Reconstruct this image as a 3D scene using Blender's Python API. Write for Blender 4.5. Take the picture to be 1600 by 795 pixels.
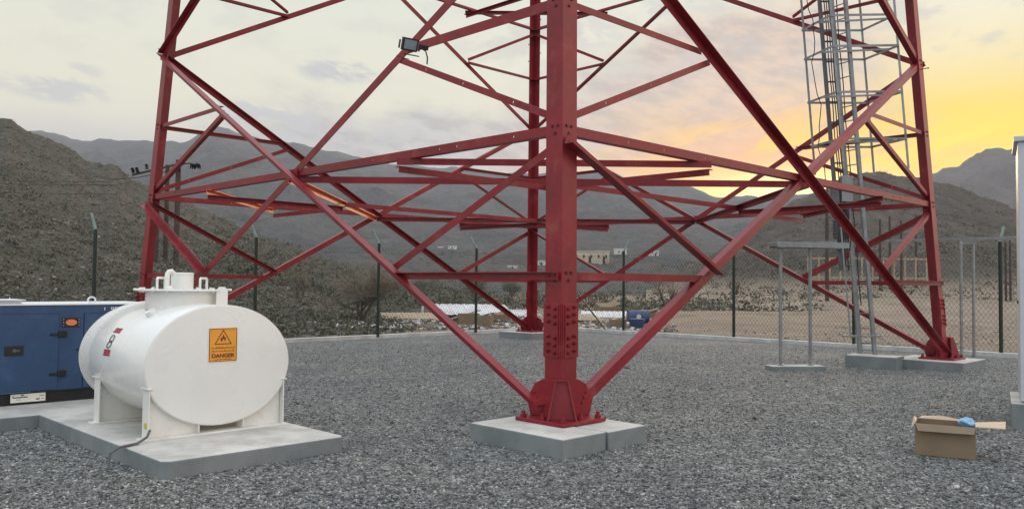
import bpy, bmesh, math, random
import numpy as np
from mathutils import Vector, Matrix, noise
random.seed(7); rng = np.random.default_rng(7)
V = Vector; R = math.radians
S2 = math.sqrt(.5)
E1 = V((S2, S2, 0)); E2 = V((-S2, S2, 0)); UP = V((0, 0, 1))
EYE = 1.58; FPX = 1306.2; PIT = .03434; ROL = .01018

scene = bpy.context.scene
for o in list(bpy.data.objects): bpy.data.objects.remove(o)
COL = scene.collection

# ------------------------------------------------------------------ camera
cd = bpy.data.cameras.new('camera'); cam = bpy.data.objects.new('camera', cd); COL.objects.link(cam)
cd.sensor_fit = 'HORIZONTAL'; cd.sensor_width = 36; cd.lens = FPX/1600*36
cd.clip_start = .05; cd.clip_end = 20000
cam.matrix_world = Matrix.Translation((0, 0, EYE)) @ Matrix.Rotation(math.pi/2+PIT, 4, 'X') @ Matrix.Rotation(ROL, 4, 'Z')
scene.camera = cam
scene.view_settings.view_transform = 'Standard'; scene.view_settings.look = 'None'
scene.view_settings.exposure = 0.29; scene.view_settings.gamma = 1; scene.view_settings.use_curve_mapping = False
scene.render.engine = 'CYCLES'
scene.cycles.max_bounces = 6; scene.cycles.volume_bounces = 1

# ------------------------------------------------------------------ sky
world = bpy.data.worlds.new('World'); scene.world = world; world.use_nodes = True
nt = world.node_tree; nt.nodes.clear()
def mth(op, a, b=None, c=None, tree=None, clamp=False):
    t = tree or nt
    n = t.nodes.new('ShaderNodeMath'); n.operation = op; n.use_clamp = clamp
    for i, x in enumerate((a, b, c)):
        if x is None: continue
        if isinstance(x, (int, float)): n.inputs[i].default_value = x
        else: t.links.new(x, n.inputs[i])
    return n.outputs[0]
def mixc(f, a, b, tree=None, mode='MIX'):
    t = tree or nt
    n = t.nodes.new('ShaderNodeMix'); n.data_type = 'RGBA'; n.blend_type = mode
    for s, x in ((n.inputs[0], f), (n.inputs[6], a), (n.inputs[7], b)):
        if isinstance(x, (int, float)): s.default_value = x
        elif isinstance(x, (tuple, list)): s.default_value = (*x[:3], 1)
        else: t.links.new(x, s)
    return n.outputs[2]
def ramp(f, stops, tree=None, interp='LINEAR'):
    t = tree or nt
    n = t.nodes.new('ShaderNodeValToRGB'); n.color_ramp.interpolation = interp
    e = n.color_ramp.elements
    while len(e) < len(stops): e.new(.5)
    for k, (p, c) in enumerate(stops):
        e[k].position = p; e[k].color = (*c, 1) if isinstance(c, (tuple, list)) else (c, c, c, 1)
    t.links.new(f, n.inputs[0]); return n.outputs[0]
def smooth(x, a, b, tree=None):
    t = tree or nt
    n = t.nodes.new('ShaderNodeMapRange'); n.interpolation_type = 'SMOOTHSTEP'
    t.links.new(x, n.inputs[0]); n.inputs[1].default_value = a; n.inputs[2].default_value = b
    return n.outputs[0]
tc = nt.nodes.new('ShaderNodeTexCoord'); sp = nt.nodes.new('ShaderNodeSeparateXYZ'); nt.links.new(tc.outputs['Generated'], sp.inputs[0])
SX, SY, SZ = sp.outputs
AZ = mth('ARCTAN2', SX, SY); EL = mth('ARCSINE', SZ)
def gauss(u0, v0, su, sv):
    a = mth('POWER', mth('ABSOLUTE', mth('DIVIDE', mth('SUBTRACT', AZ, u0), su)), 2.0)
    b = mth('POWER', mth('ABSOLUTE', mth('DIVIDE', mth('SUBTRACT', EL, v0), sv)), 2.0)
    return mth('EXPONENT', mth('MULTIPLY', mth('ADD', a, b), -1.0))
def skynoise(su, sv, scale, det=6, rough=.55, off=0.0, warp=0.0):
    c = nt.nodes.new('ShaderNodeCombineXYZ')
    nt.links.new(mth('MULTIPLY', AZ, su), c.inputs[0]); nt.links.new(mth('ADD', mth('MULTIPLY', EL, sv), mth('MULTIPLY', AZ, warp)), c.inputs[1]); c.inputs[2].default_value = off
    n = nt.nodes.new('ShaderNodeTexNoise'); n.inputs['Scale'].default_value = scale; n.inputs['Detail'].default_value = det; n.inputs['Roughness'].default_value = rough
    nt.links.new(c.outputs[0], n.inputs['Vector']); return n.outputs[0]
ELN = mth('DIVIDE', EL, 1.5, clamp=True)
left = ramp(ELN, [(0, (.60, .56, .51)), (.08, (.65, .62, .56)), (.135, (.73, .70, .56)), (.17, (.72, .71, .58)), (.23, (.69, .70, .62)), (.32, (.72, .76, .75)), (.6, (.84, .92, 1.0)), (1, (.72, .84, 1.0))])
right = ramp(ELN, [(0, (1.0, .55, .0)), (.085, (1.0, .68, .02)), (.11, (.98, .72, .0)), (.13, (.92, .68, .10)), (.16, (.86, .72, .38)), (.20, (.82, .78, .62)), (.4, (.80, .80, .74)), (1, (.72, .84, 1.0))])
nA = skynoise(2.2, 7, 1.5, off=3.1)
nB = skynoise(4, 22, 2.4, off=8.0, warp=-6)
nC = skynoise(6, 12, 2.5, det=8, off=1.7)
nD = skynoise(9, 26, 3.0, det=8, rough=.62, off=4.4, warp=5)
azw = mth('ADD', AZ, mth('MULTIPLY', mth('SUBTRACT', nA, .5), .25))
side = mth('MULTIPLY', smooth(azw, .20, .48), mth('SUBTRACT', 1.0, smooth(AZ, 1.0, 1.9)))
sky = mixc(side, left, right)
# lavender-grey cloud bank over the mountains, pinkish tan towards the sunset
bank = mth('MULTIPLY', mth('MULTIPLY', smooth(azw, -.40, -.22), mth('SUBTRACT', 1.0, smooth(azw, .34, .52))),
           mth('MULTIPLY', smooth(mth('ADD', EL, mth('MULTIPLY', mth('SUBTRACT', nC, .5), .12)), .06, .10), mth('SUBTRACT', 1.0, smooth(mth('ADD', mth('SUBTRACT', EL, mth('MULTIPLY', smooth(AZ, -.05, .25), .11)), mth('MULTIPLY', mth('SUBTRACT', nC, .5), .12)), .165, .235))))
bankcol = mixc(smooth(AZ, -.1, .30), mixc(smooth(nD, .35, .65), (.39, .385, .395), (.54, .53, .52)), mixc(smooth(nD, .35, .65), (.46, .39, .37), (.66, .50, .41)))
sky = mixc(mth('MULTIPLY', bank, .95), sky, bankcol)
low = mth('MULTIPLY', mth('SUBTRACT', 1.0, smooth(mth('ADD', EL, mth('MULTIPLY', mth('SUBTRACT', nC, .5), .06)), .14, .19)), mth('SUBTRACT', 1.0, smooth(AZ, -.3, -.1)))
sky = mixc(mth('MULTIPLY', low, .6), sky, (.52, .49, .48))
# scattered soft clouds higher up
sc = mth('MULTIPLY', smooth(nC, .50, .64), mth('MULTIPLY', smooth(EL, .2, .27), mth('ADD', .22, mth('MULTIPLY', smooth(AZ, -.12, .05), .33))))
sky = mixc(sc, sky, (.50, .49, .49))
for (u, v, su, sv, k) in ((-.207, .243, .040, .011, .9), (-.50, .197, .042, .011, .75), (-.485, .218, .022, .007, .5), (-.56, .20, .02, .008, .45), (-.30, .19, .06, .012, .8), (-.25, .175, .12, .014, .6), (.08, .295, .05, .02, .45), (.05, .255, .03, .012, .3)):
    g = mth('MULTIPLY', smooth(mth('MULTIPLY', gauss(u, v, su*1.15, sv*1.25), smooth(nD, .30, .66)), .10, .62), k)
    sky = mixc(g, sky, (.50, .50, .52))
# warm light around the hidden sun
g1 = gauss(.30, .13, .17, .055)
sky = mixc(mth('MULTIPLY', g1, mth('ADD', .55, mth('MULTIPLY', nB, .6)), clamp=True), sky, (.90, .36, .09))
st = smooth(nB, .42, .60)
g2 = mth('MULTIPLY', gauss(.36, .15, .20, .045), st)
sky = mixc(mth('MULTIPLY', g2, .9, clamp=True), sky, (1.05, .60, .0))
g3 = gauss(.29, .095, .15, .026)
sky = mixc(mth('MULTIPLY', g3, 1.0, clamp=True), sky, (1.15, .66, .0))
g4 = gauss(.325, .108, .085, .021)
sky = mixc(mth('MULTIPLY', g4, 1.0, clamp=True), sky, (1.8, 1.5, .60))
g5 = gauss(.53, .150, .14, .034)
sky = mixc(mth('MULTIPLY', g5, mth('ADD', .45, mth('MULTIPLY', st, .55)), clamp=True), sky, (1.05, .78, .0))
east = mth('MULTIPLY', mth('MULTIPLY', smooth(AZ, .62, 1.0), mth('SUBTRACT', 1.0, smooth(AZ, 1.7, 2.3))), mth('SUBTRACT', 1.0, smooth(EL, .45, .9)))
sky = mixc(east, sky, (1.75, 1.30, 1.0))
sky = mixc(mth('MULTIPLY', mth('SUBTRACT', smooth(SY, .15, -.5), east, clamp=True), .8), sky, (1.02, 1.06, 1.12))
sky = mixc(smooth(EL, .45, 1.0), sky, (1.22, 1.30, 1.42))
# dull the ground half
sky = mixc(smooth(EL, -.02, -.10), sky, (.16, .16, .16))
bgc = nt.nodes.new('ShaderNodeBackground'); nt.links.new(sky, bgc.inputs[0]); bgc.inputs[1].default_value = 1.0
SUN_EL, SUN_AZ = R(7), R(17)
ns = nt.nodes.new('ShaderNodeTexSky'); ns.sky_type = 'NISHITA'; ns.sun_disc = False; ns.sun_elevation = SUN_EL; ns.sun_rotation = SUN_AZ
bgn = nt.nodes.new('ShaderNodeBackground'); nt.links.new(ns.outputs[0], bgn.inputs[0]); bgn.inputs[1].default_value = .10
mx = nt.nodes.new('ShaderNodeMixShader'); mx.inputs[0].default_value = .94
nt.links.new(bgn.outputs[0], mx.inputs[1]); nt.links.new(bgc.outputs[0], mx.inputs[2])
wo = nt.nodes.new('ShaderNodeOutputWorld'); nt.links.new(mx.outputs[0], wo.inputs[0])
world.cycles.sampling_method = 'MANUAL'; world.cycles.sample_map_resolution = 512
# ------------------------------------------------------------------ sun (already behind thin cloud at the ridge)
sd = bpy.data.lights.new('sun', 'SUN'); sd.energy = 1.1; sd.angle = R(11); sd.color = (1, .72, .45)
so = bpy.data.objects.new('sun', sd); COL.objects.link(so)
so.rotation_euler = V((math.sin(SUN_AZ)*math.cos(SUN_EL), math.cos(SUN_AZ)*math.cos(SUN_EL), math.sin(SUN_EL))).to_track_quat('Z', 'Y').to_euler()

# ------------------------------------------------------------------ pixel helpers (points measured in the 1600 px photograph)
def ray(px, py):
    u, v = px-800, py-397.5; c, s = math.cos(ROL), math.sin(ROL)
    u, v = u*c+v*s, -u*s+v*c
    a, b = u/FPX, -v/FPX; c, s = math.cos(PIT), math.sin(PIT)
    return V((a, c-b*s, s+b*c))
def at(px, py, Y):
    d = ray(px, py); return V((0, 0, EYE))+d*(Y/d.y)
def gnd(px, py, z=0.0):
    d = ray(px, py); return V((0, 0, EYE))+d*((z-EYE)/d.z)
def elev(px, py):                      # tangent of elevation per unit Y
    d = ray(px, py); return d.z/d.y

# ------------------------------------------------------------------ materials
def newmat(name):
    m = bpy.data.materials.new(name); m.use_nodes = True; t = m.node_tree
    return m, t, t.nodes['Principled BSDF']
def tnoise(t, vec, scale, det=5, rough=.55):
    n = t.nodes.new('ShaderNodeTexNoise'); n.inputs['Scale'].default_value = scale; n.inputs['Detail'].default_value = det; n.inputs['Roughness'].default_value = rough
    t.links.new(vec, n.inputs['Vector']); return n.outputs[0]
def tvor(t, vec, scale, feat='F1', out='Distance', rnd=1):
    n = t.nodes.new('ShaderNodeTexVoronoi'); n.feature = feat; n.inputs['Scale'].default_value = scale; n.inputs['Randomness'].default_value = rnd
    t.links.new(vec, n.inputs['Vector']); return n.outputs[out]
def pos(t):
    return t.nodes.new('ShaderNodeNewGeometry').outputs['Position']
def objc(t):
    return t.nodes.new('ShaderNodeTexCoord').outputs['Object']
def bump(t, b, h, strength, dist):
    n = t.nodes.new('ShaderNodeBump'); n.inputs['Strength'].default_value = strength; n.inputs['Distance'].default_value = dist
    t.links.new(h, n.inputs['Height']); t.links.new(n.outputs[0], b.inputs['Normal'])
def simple(name, col, rough=.5, metal=0, var=.15, scale=6, bmp=.0, dirt=None, coat=0, spec=.5):
    m, t, b = newmat(name); p = pos(t)
    n = tnoise(t, p, scale); n2 = tnoise(t, p, scale*9, 3)
    k = mth('ADD', mth('MULTIPLY', n, .7, tree=t), mth('MULTIPLY', n2, .3, tree=t), tree=t)
    c = mixc(smooth(k, .35, .65, t), [x*(1-var) for x in col], [min(1, x*(1+var)) for x in col], t)
    if dirt:
        dn = tnoise(t, p, dirt[1], 8, .7)
        c = mixc(mth('MULTIPLY', smooth(dn, .52, .72, t), dirt[2], tree=t), c, dirt[0], t)
    t.links.new(c, b.inputs['Base Color'])
    r = mth('ADD', mth('MULTIPLY', mth('SUBTRACT', n, .5, tree=t), .25, tree=t), rough, tree=t); t.links.new(r, b.inputs['Roughness'])
    b.inputs['Metallic'].default_value = metal; b.inputs['Coat Weight'].default_value = coat; b.inputs['Specular IOR Level'].default_value = spec
    if bmp: bump(t, b, n2, .4, bmp)
    return m
M = {}
M['red'] = simple('red_oxide_paint', (.215, .0125, .020), .40, spec=.36, var=.20, scale=1.3, bmp=.0008, dirt=((.30, .11, .085), 2.6, .38))
M['orange_red'] = simple('orange_tie_bar', (.74, .145, .035), .5, var=.08, scale=3)  # bright orange colour, only on the tie bars in the left corner
M['bolt'] = simple('painted_bolt', (.07, .018, .02), .5, var=.2, scale=20)
M['white'] = simple('white_tank_paint', (.80, .80, .76), .28, var=.02, scale=2, dirt=((.68, .65, .57), 2.5, .10), coat=.4)
M['whiteframe'] = simple('white_saddle_paint', (.74, .73, .68), .45, var=.05, scale=4, dirt=((.45, .38, .28), 5, .35))
M['blue'] = simple('blue_canopy_paint', (.024, .064, .145), .42, var=.12, scale=4, bmp=.0008, dirt=((.10, .13, .17), 4, .3))
M['blueedge'] = simple('door_seam_blue', (.012, .03, .085), .6)
M['black'] = simple('black_paint', (.012, .012, .014), .5)
M['whitecap'] = simple('white_roof_edge', (.72, .73, .74), .5, var=.05)
M['galv'] = simple('galvanised_steel', (.27, .28, .28), .45, metal=.55, var=.18, scale=9, dirt=((.22, .21, .19), 6, .4))
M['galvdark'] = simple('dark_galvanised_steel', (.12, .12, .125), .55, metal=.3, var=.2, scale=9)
M['cable'] = simple('black_cable', (.02, .02, .02), .6)
M['insul'] = simple('black_insulator', (.010, .010, .011), .8, spec=.1)
M['wire'] = simple('green_fence_wire', (.035, .05, .04), .5)
M['post'] = simple('dark_green_post', (.008, .020, .014), .45, var=.2)
M['postarm'] = simple('grey_green_arm', (.13, .19, .17), .5, var=.2)
M['wood'] = simple('weathered_wood', (.060, .045, .036), .85, var=.35, scale=3, bmp=.004)
M['paleslat'] = simple('pale_timber', (.38, .30, .21), .8, var=.2, scale=5)
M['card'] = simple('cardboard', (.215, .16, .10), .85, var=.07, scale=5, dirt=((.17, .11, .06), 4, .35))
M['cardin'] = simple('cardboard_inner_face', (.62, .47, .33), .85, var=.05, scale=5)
M['paleblue'] = simple('pale_blue_plastic', (.20, .42, .60), .35, var=.06)
M['signor'] = simple('orange_sign_face', (.80, .34, .035), .5, var=.06, scale=8)
M['signdk'] = simple('dark_brown_print', (.16, .035, .012), .6)
M['signwh'] = simple('white_sign_border', (.82, .79, .70), .5, var=.03)
M['stred'] = simple('red_print', (.60, .05, .09), .5, var=.05)
M['ink'] = simple('black_print', (.03, .03, .035), .6)
M['orange'] = simple('orange_emblem', (.75, .20, .07), .4, var=.1, scale=30)
M['plaster'] = simple('cream_plaster', (.55, .47, .35), .9, var=.12, scale=.3)
M['plasterw'] = simple('white_plaster', (.70, .68, .64), .9, var=.1, scale=.3)
M['window'] = simple('dark_window', (.05, .05, .055), .3)
M['sheet'] = simple('dusty_white_sheet', (.56, .56, .58), .6, var=.15, scale=1.2, dirt=((.30, .24, .18), 1.5, .5))
M['drum'] = simple('dark_blue_drum', (.025, .055, .14), .4, var=.25, scale=4)
M['bark'] = simple('dry_grey_bark', (.085, .062, .048), .9, var=.3, scale=3)
M['twig'] = simple('dry_twigs', (.20, .165, .12), .9, var=.3, scale=2)
M['leaf'] = simple('dull_green_leaves', (.082, .084, .054), .8, var=.4, scale=1.5)
M['leafdry'] = simple('dry_brown_shrub', (.105, .09, .068), .9, var=.4, scale=1.5)
M['rock'] = simple('hill_rock', (.14, .126, .112), .9, var=.4, scale=.8, bmp=.02)
M['rockpale'] = simple('pale_rock', (.30, .28, .26), .9, var=.3, scale=.8)
M['glass'] = simple('lamp_glass', (.22, .27, .30), .15, var=.1, scale=30)
M['cabinet'] = simple('light_grey_cabinet_paint', (.52, .53, .56), .45, var=.04, scale=3, dirt=((.35, .34, .32), 3, .25))
M['yellow'] = simple('yellow_tag', (.55, .50, .08), .5)

def concrete(name, col=(.40, .40, .385), edge=.0):
    m, t, b = newmat(name); p = pos(t)
    n = tnoise(t, p, 2.2, 8, .65); n2 = tnoise(t, p, 38, 4); n3 = tvor(t, p, 60)
    c = mixc(smooth(n, .34, .68, t), [x*.76 for x in col], [x*1.16 for x in col], t)
    c = mixc(mth('MULTIPLY', smooth(n2, .55, .75, t), .35, tree=t), c, [x*.62 for x in col], t)
    st = tnoise(t, p, 1.1, 6, .75)
    c = mixc(mth('MULTIPLY', smooth(st, .56, .70, t), .35, tree=t), c, (.25, .22, .18), t)
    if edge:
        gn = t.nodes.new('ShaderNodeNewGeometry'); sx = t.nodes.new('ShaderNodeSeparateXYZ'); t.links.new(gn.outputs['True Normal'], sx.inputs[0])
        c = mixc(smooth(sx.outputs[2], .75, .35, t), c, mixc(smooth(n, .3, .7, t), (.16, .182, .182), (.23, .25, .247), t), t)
    t.links.new(c, b.inputs['Base Color']); b.inputs['Roughness'].default_value = .85
    bump(t, b, mth('ADD', n2, mth('MULTIPLY', n3, -.4, tree=t), tree=t), .5, .004)
    return m
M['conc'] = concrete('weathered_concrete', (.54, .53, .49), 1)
M['kerb'] = concrete('kerb_concrete', (.56, .56, .53))

def gravel_mat():
    m, t, b = newmat('crushed_grey_gravel'); p = pos(t)
    v1 = t.nodes.new('ShaderNodeTexVoronoi'); v1.inputs['Scale'].default_value = 34; t.links.new(p, v1.inputs['Vector'])
    v2 = t.nodes.new('ShaderNodeTexVoronoi'); v2.inputs['Scale'].default_value = 17; t.links.new(p, v2.inputs['Vector'])
    hsv = t.nodes.new('ShaderNodeSeparateColor'); t.links.new(v1.outputs['Color'], hsv.inputs[0])
    h2 = t.nodes.new('ShaderNodeSeparateColor'); t.links.new(v2.outputs['Color'], h2.inputs[0])
    k = mth('ADD', mth('MULTIPLY', hsv.outputs[0], .6, tree=t), mth('MULTIPLY', h2.outputs[0], .4, tree=t), tree=t)
    c = ramp(k, [(0, (.042, .046, .047)), (.35, (.104, .113, .113)), (.62, (.178, .19, .189)), (.85, (.30, .31, .31)), (1, (.48, .48, .47))], t)
    big = tnoise(t, p, .55, 5, .6)
    c = mixc(1.0, c, ramp(big, [(.3, (.80, .81, .82)), (.5, (1, .99, .96)), (.7, (1.16, 1.13, 1.05))], t), t, 'MULTIPLY')
    t.links.new(c, b.inputs['Base Color']); b.inputs['Roughness'].default_value = .8
    h = mth('ADD', mth('MULTIPLY', v1.outputs['Distance'], -1.0, tree=t), mth('MULTIPLY', v2.outputs['Distance'], -1.0, tree=t), tree=t)
    bump(t, b, h, 1.0, .022)
    return m
M['gravel'] = gravel_mat()
def stone_mat():
    m, t, b = newmat('loose_gravel_stones')
    g = t.nodes.new('ShaderNodeNewGeometry')
    c = ramp(g.outputs['Random Per Island'], [(0, (.032, .036, .037)), (.4, (.096, .105, .105)), (.72, (.185, .198, .197)), (.93, (.34, .345, .335)), (1, (.56, .56, .54))], t)
    big = tnoise(t, pos(t), .55, 5, .6)
    c = mixc(1.0, c, ramp(big, [(.3, (.80, .81, .83)), (.5, (1, .99, .96)), (.7, (1.2, 1.16, 1.06))], t), t, 'MULTIPLY')
    t.links.new(c, b.inputs['Base Color']); b.inputs['Roughness'].default_value = .75
    return m
M['stone'] = stone_mat()

def earth(name, cols, s=1.0, stones=.3, shrub=(.05, .055, .035), shr=.5, bmpd=.3, sand=None):
    m, t, b = newmat(name); p = pos(t)
    n = tnoise(t, p, .035*s, 8, .62); n2 = tnoise(t, p, .4*s, 7, .7); n3 = tnoise(t, p, 2.6*s, 4, .6)
    k = mth('ADD', mth('MULTIPLY', n, .5, tree=t), mth('MULTIPLY', n2, .5, tree=t), tree=t)
    c = ramp(k, [(.32, cols[0]), (.48, cols[1]), (.62, cols[2]), (.75, cols[3])], t)
    sn = tnoise(t, p, .13*s, 6, .75)
    c = mixc(mth('MULTIPLY', smooth(mth('ADD', mth('MULTIPLY', sn, .6, tree=t), mth('MULTIPLY', n3, .4, tree=t), tree=t), .50, .60, t), shr, tree=t), c, shrub, t)
    vc = tvor(t, p, 1.6*s)
    c = mixc(mth('MULTIPLY', mth('MULTIPLY', smooth(vc, .28, .12, t), smooth(n2, .5, .62, t), tree=t), stones, tree=t), c, [x*2.4 for x in cols[2]], t)
    if sand:
        sx = t.nodes.new('ShaderNodeSeparateXYZ'); t.links.new(p, sx.inputs[0])
        zz = mth('ADD', sx.outputs[2], mth('MULTIPLY', mth('SUBTRACT', n2, .5, tree=t), 3.0, tree=t), tree=t)
        sc_ = mixc(smooth(n2, .35, .65, t), [x*.75 for x in sand[0]], sand[0], t)
        c = mixc(smooth(zz, sand[2], sand[1], t), c, sc_, t)
    t.links.new(c, b.inputs['Base Color']); b.inputs['Roughness'].default_value = .95; b.inputs['Specular IOR Level'].default_value = .15
    bump(t, b, mth('ADD', mth('MULTIPLY', n2, 1.0, tree=t), mth('MULTIPLY', n3, .4, tree=t), tree=t), .9, bmpd)
    return m
M['dirt'] = earth('dry_dirt_ground', [(.15, .12, .09), (.24, .19, .145), (.30, .245, .19), (.38, .32, .26)], 1.6, .35, shr=.35, bmpd=.12)
M['hillL'] = earth('stony_hillside', [(.042, .039, .031), (.077, .069, .055), (.113, .099, .081), (.19, .17, .145)], .9, .7, shr=.8, bmpd=.5)
M['hillR'] = earth('brown_hillside', [(.055, .047, .039), (.085, .073, .062), (.115, .10, .085), (.17, .15, .13)], .8, .6, shr=.8, bmpd=.8, sand=((.33, .27, .205), .7, 3.2))
M['mount'] = earth('bare_mountain_rock', [(.075, .076, .076), (.105, .104, .100), (.135, .128, .118), (.19, .178, .158)], .22, .35, shrub=(.060, .064, .056), shr=.7, bmpd=4)
M['mountfar'] = earth('far_mountain_rock', [(.08, .07, .065), (.11, .095, .085), (.14, .12, .11), (.17, .15, .14)], .08, .1, bmpd=6)

# ------------------------------------------------------------------ mesh builder
class MB:
    def __init__(s): s.v = []; s.f = []; s.m = []; s.cur = 0
    def add(s, vs, fs):
        b = len(s.v); s.v += [tuple(x) for x in vs]; s.f += [tuple(b+i for i in f) for f in fs]; s.m += [s.cur]*len(fs)
    def box(s, c, size, ax=None):
        c = V(c); ax = ax or (V((1, 0, 0)), V((0, 1, 0)), UP); hx, hy, hz = [k/2 for k in size]
        vs = [c+ax[0]*(hx*i)+ax[1]*(hy*j)+ax[2]*(hz*k) for k in (-1, 1) for j in (-1, 1) for i in (-1, 1)]
        s.add(vs, [(0, 2, 3, 1), (4, 5, 7, 6), (0, 1, 5, 4), (2, 6, 7, 3), (0, 4, 6, 2), (1, 3, 7, 5)]); return s
    def prism(s, poly, d):                                   # closed loop of points swept by vector d
        n = len(poly); poly = [V(p) for p in poly]; d = V(d)
        s.add(poly+[p+d for p in poly], [tuple(range(n))[::-1], tuple(range(n, 2*n))]+[(i, (i+1) % n, (i+1) % n+n, i+n) for i in range(n)]); return s
    def cyl(s, a, b, r, n=12, r2=None, caps=True):
        a, b = V(a), V(b); r2 = r if r2 is None else r2; d = (b-a).normalized()
        x = d.orthogonal().normalized(); y = d.cross(x)
        vs = [a+(x*math.cos(t)+y*math.sin(t))*r for t in [2*math.pi*i/n for i in range(n)]]+[b+(x*math.cos(t)+y*math.sin(t))*r2 for t in [2*math.pi*i/n for i in range(n)]]
        fs = [(i, (i+1) % n, (i+1) % n+n, i+n) for i in range(n)]
        if caps: fs += [tuple(range(n))[::-1], tuple(range(n, 2*n))]
        s.add(vs, fs); return s
    def tube(s, pts, r, n=8, rs=None):
        pts = [V(p) for p in pts]; base = len(s.v); prev = None; fs = []; vs = []
        for i, p in enumerate(pts):
            d = (pts[min(i+1, len(pts)-1)]-pts[max(i-1, 0)]).normalized()
            x = (prev-d*prev.dot(d)) if prev is not None else d.orthogonal()
            x = x.normalized() if x.length > 1e-6 else d.orthogonal().normalized()
            prev = x; y = d.cross(x); rr = rs[i] if rs else r
            vs += [p+(x*math.cos(2*math.pi*k/n)+y*math.sin(2*math.pi*k/n))*rr for k in range(n)]
        for i in range(len(pts)-1):
            fs += [(i*n+k, i*n+(k+1) % n, (i+1)*n+(k+1) % n, (i+1)*n+k) for k in range(n)]
        L = (len(pts)-1)*n; fs += [tuple(range(n))[::-1], tuple(L+k for k in range(n))]
        s.add(vs, fs); return s
    def lathe(s, prof, c=(0, 0, 0), n=32):
        c = V(c); vs = []; fs = []
        for (r, z) in prof: vs += [c+V((r*math.cos(2*math.pi*k/n), r*math.sin(2*math.pi*k/n), z)) for k in range(n)]
        for i in range(len(prof)-1): fs += [(i*n+k, i*n+(k+1) % n, (i+1)*n+(k+1) % n, (i+1)*n+k) for k in range(n)]
        fs += [tuple(range(n))[::-1], tuple((len(prof)-1)*n+k for k in range(n))]
        s.add(vs, fs); return s
    def build(s, name, mat, parent=None, bevel=0, smooth_=False, wn=False):
        me = bpy.data.meshes.new(name); me.from_pydata(s.v, [], s.f)
        mats = mat if isinstance(mat, (list, tuple)) else [mat]
        for q in mats: me.materials.append(q)
        if len(mats) > 1: me.polygons.foreach_set('material_index', s.m)
        me.validate(); me.update()
        bm = bmesh.new(); bm.from_mesh(me); bmesh.ops.recalc_face_normals(bm, faces=bm.faces); bm.to_mesh(me); bm.free()
        o = bpy.data.objects.new(name, me); COL.objects.link(o)
        if parent: o.parent = parent
        if smooth_:
            me.polygons.foreach_set('use_smooth', [True]*len(me.polygons))
            try: me.set_sharp_from_angle(angle=R(35))
            except Exception: pass
        if bevel:
            b = o.modifiers.new('bevel', 'BEVEL'); b.width = bevel; b.segments = 2; b.limit_method = 'ANGLE'; b.angle_limit = R(40)
            try: b.harden_normals = False
            except Exception: pass
        return o
def tag(o, label=None, cat=None, group=None, kind=None):
    if label: o['label'] = label
    if cat: o['category'] = cat
    if group: o['group'] = group
    if kind: o['kind'] = kind
    return o
def thing(name, label, cat, loc=(0, 0, 0), rz=0, group=None):
    o = bpy.data.objects.new(name, None); COL.objects.link(o); o.empty_display_size = .2
    o.location = loc; o.rotation_euler = (0, 0, rz); return tag(o, label, cat, group)
def copy_tree(o, parent=None):
    c = o.copy(); COL.objects.link(c); c.parent = parent
    for ch in [k for k in list(bpy.data.objects) if k.parent == o]: copy_tree(ch, c)
    return c
def text_mesh(name, body, size, mat, parent, loc, ax, ay, ext=.0008, align='CENTER'):
    cu = bpy.data.curves.new(name, 'FONT'); cu.body = body; cu.size = size; cu.align_x = align; cu.extrude = ext; cu.offset = .0018
    to = bpy.data.objects.new(name, cu); COL.objects.link(to)
    bpy.context.view_layer.update()
    me = bpy.data.meshes.new_from_object(to.evaluated_get(bpy.context.evaluated_depsgraph_get()))
    bpy.data.objects.remove(to); me.name = name
    az = ax.cross(ay)
    mw = Matrix((( ax.x, ay.x, az.x, loc[0]), (ax.y, ay.y, az.y, loc[1]), (ax.z, ay.z, az.z, loc[2]), (0, 0, 0, 1)))
    me.transform(mw); me.materials.clear(); me.materials.append(mat)
    o = bpy.data.objects.new(name, me); COL.objects.link(o); o.parent = parent; return o

# ------------------------------------------------------------------ terrain
def fbm(x, y, z=0, o=6): return noise.fractal((x, y, z), 1.0, 2.0, o)
def grid_mesh(name, P, mat, label=None, kind='structure', parent=None):
    nv, nu = P.shape[:2]
    me = bpy.data.meshes.new(name); idx = np.arange(nu*nv).reshape(nv, nu)
    q = np.stack([idx[:-1, :-1], idx[:-1, 1:], idx[1:, 1:], idx[1:, :-1]], -1).reshape(-1, 4)
    me.vertices.add(nu*nv); me.vertices.foreach_set('co', P.reshape(-1).astype(np.float32))
    me.loops.add(q.size); me.loops.foreach_set('vertex_index', q.reshape(-1).astype(np.int32))
    me.polygons.add(len(q)); me.polygons.foreach_set('loop_start', np.arange(0, q.size, 4, dtype=np.int32))
    me.polygons.foreach_set('loop_total', np.full(len(q), 4, dtype=np.int32))
    me.polygons.foreach_set('use_smooth', [True]*len(q)); me.update(calc_edges=True); me.validate()
    me.materials.append(mat); o = bpy.data.objects.new(name, me); COL.objects.link(o)
    if kind: o['kind'] = kind
    if label: o['label'] = label
    return o
def interp(pts, x):
    xs = [p[0] for p in pts]; ys = [p[1] for p in pts]; return float(np.interp(x, xs, ys))
def fence_y(px):
    r = (px-800)/FPX
    return 27.1/(1-r) if r < .059 else 30.5/(1+r)

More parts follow.
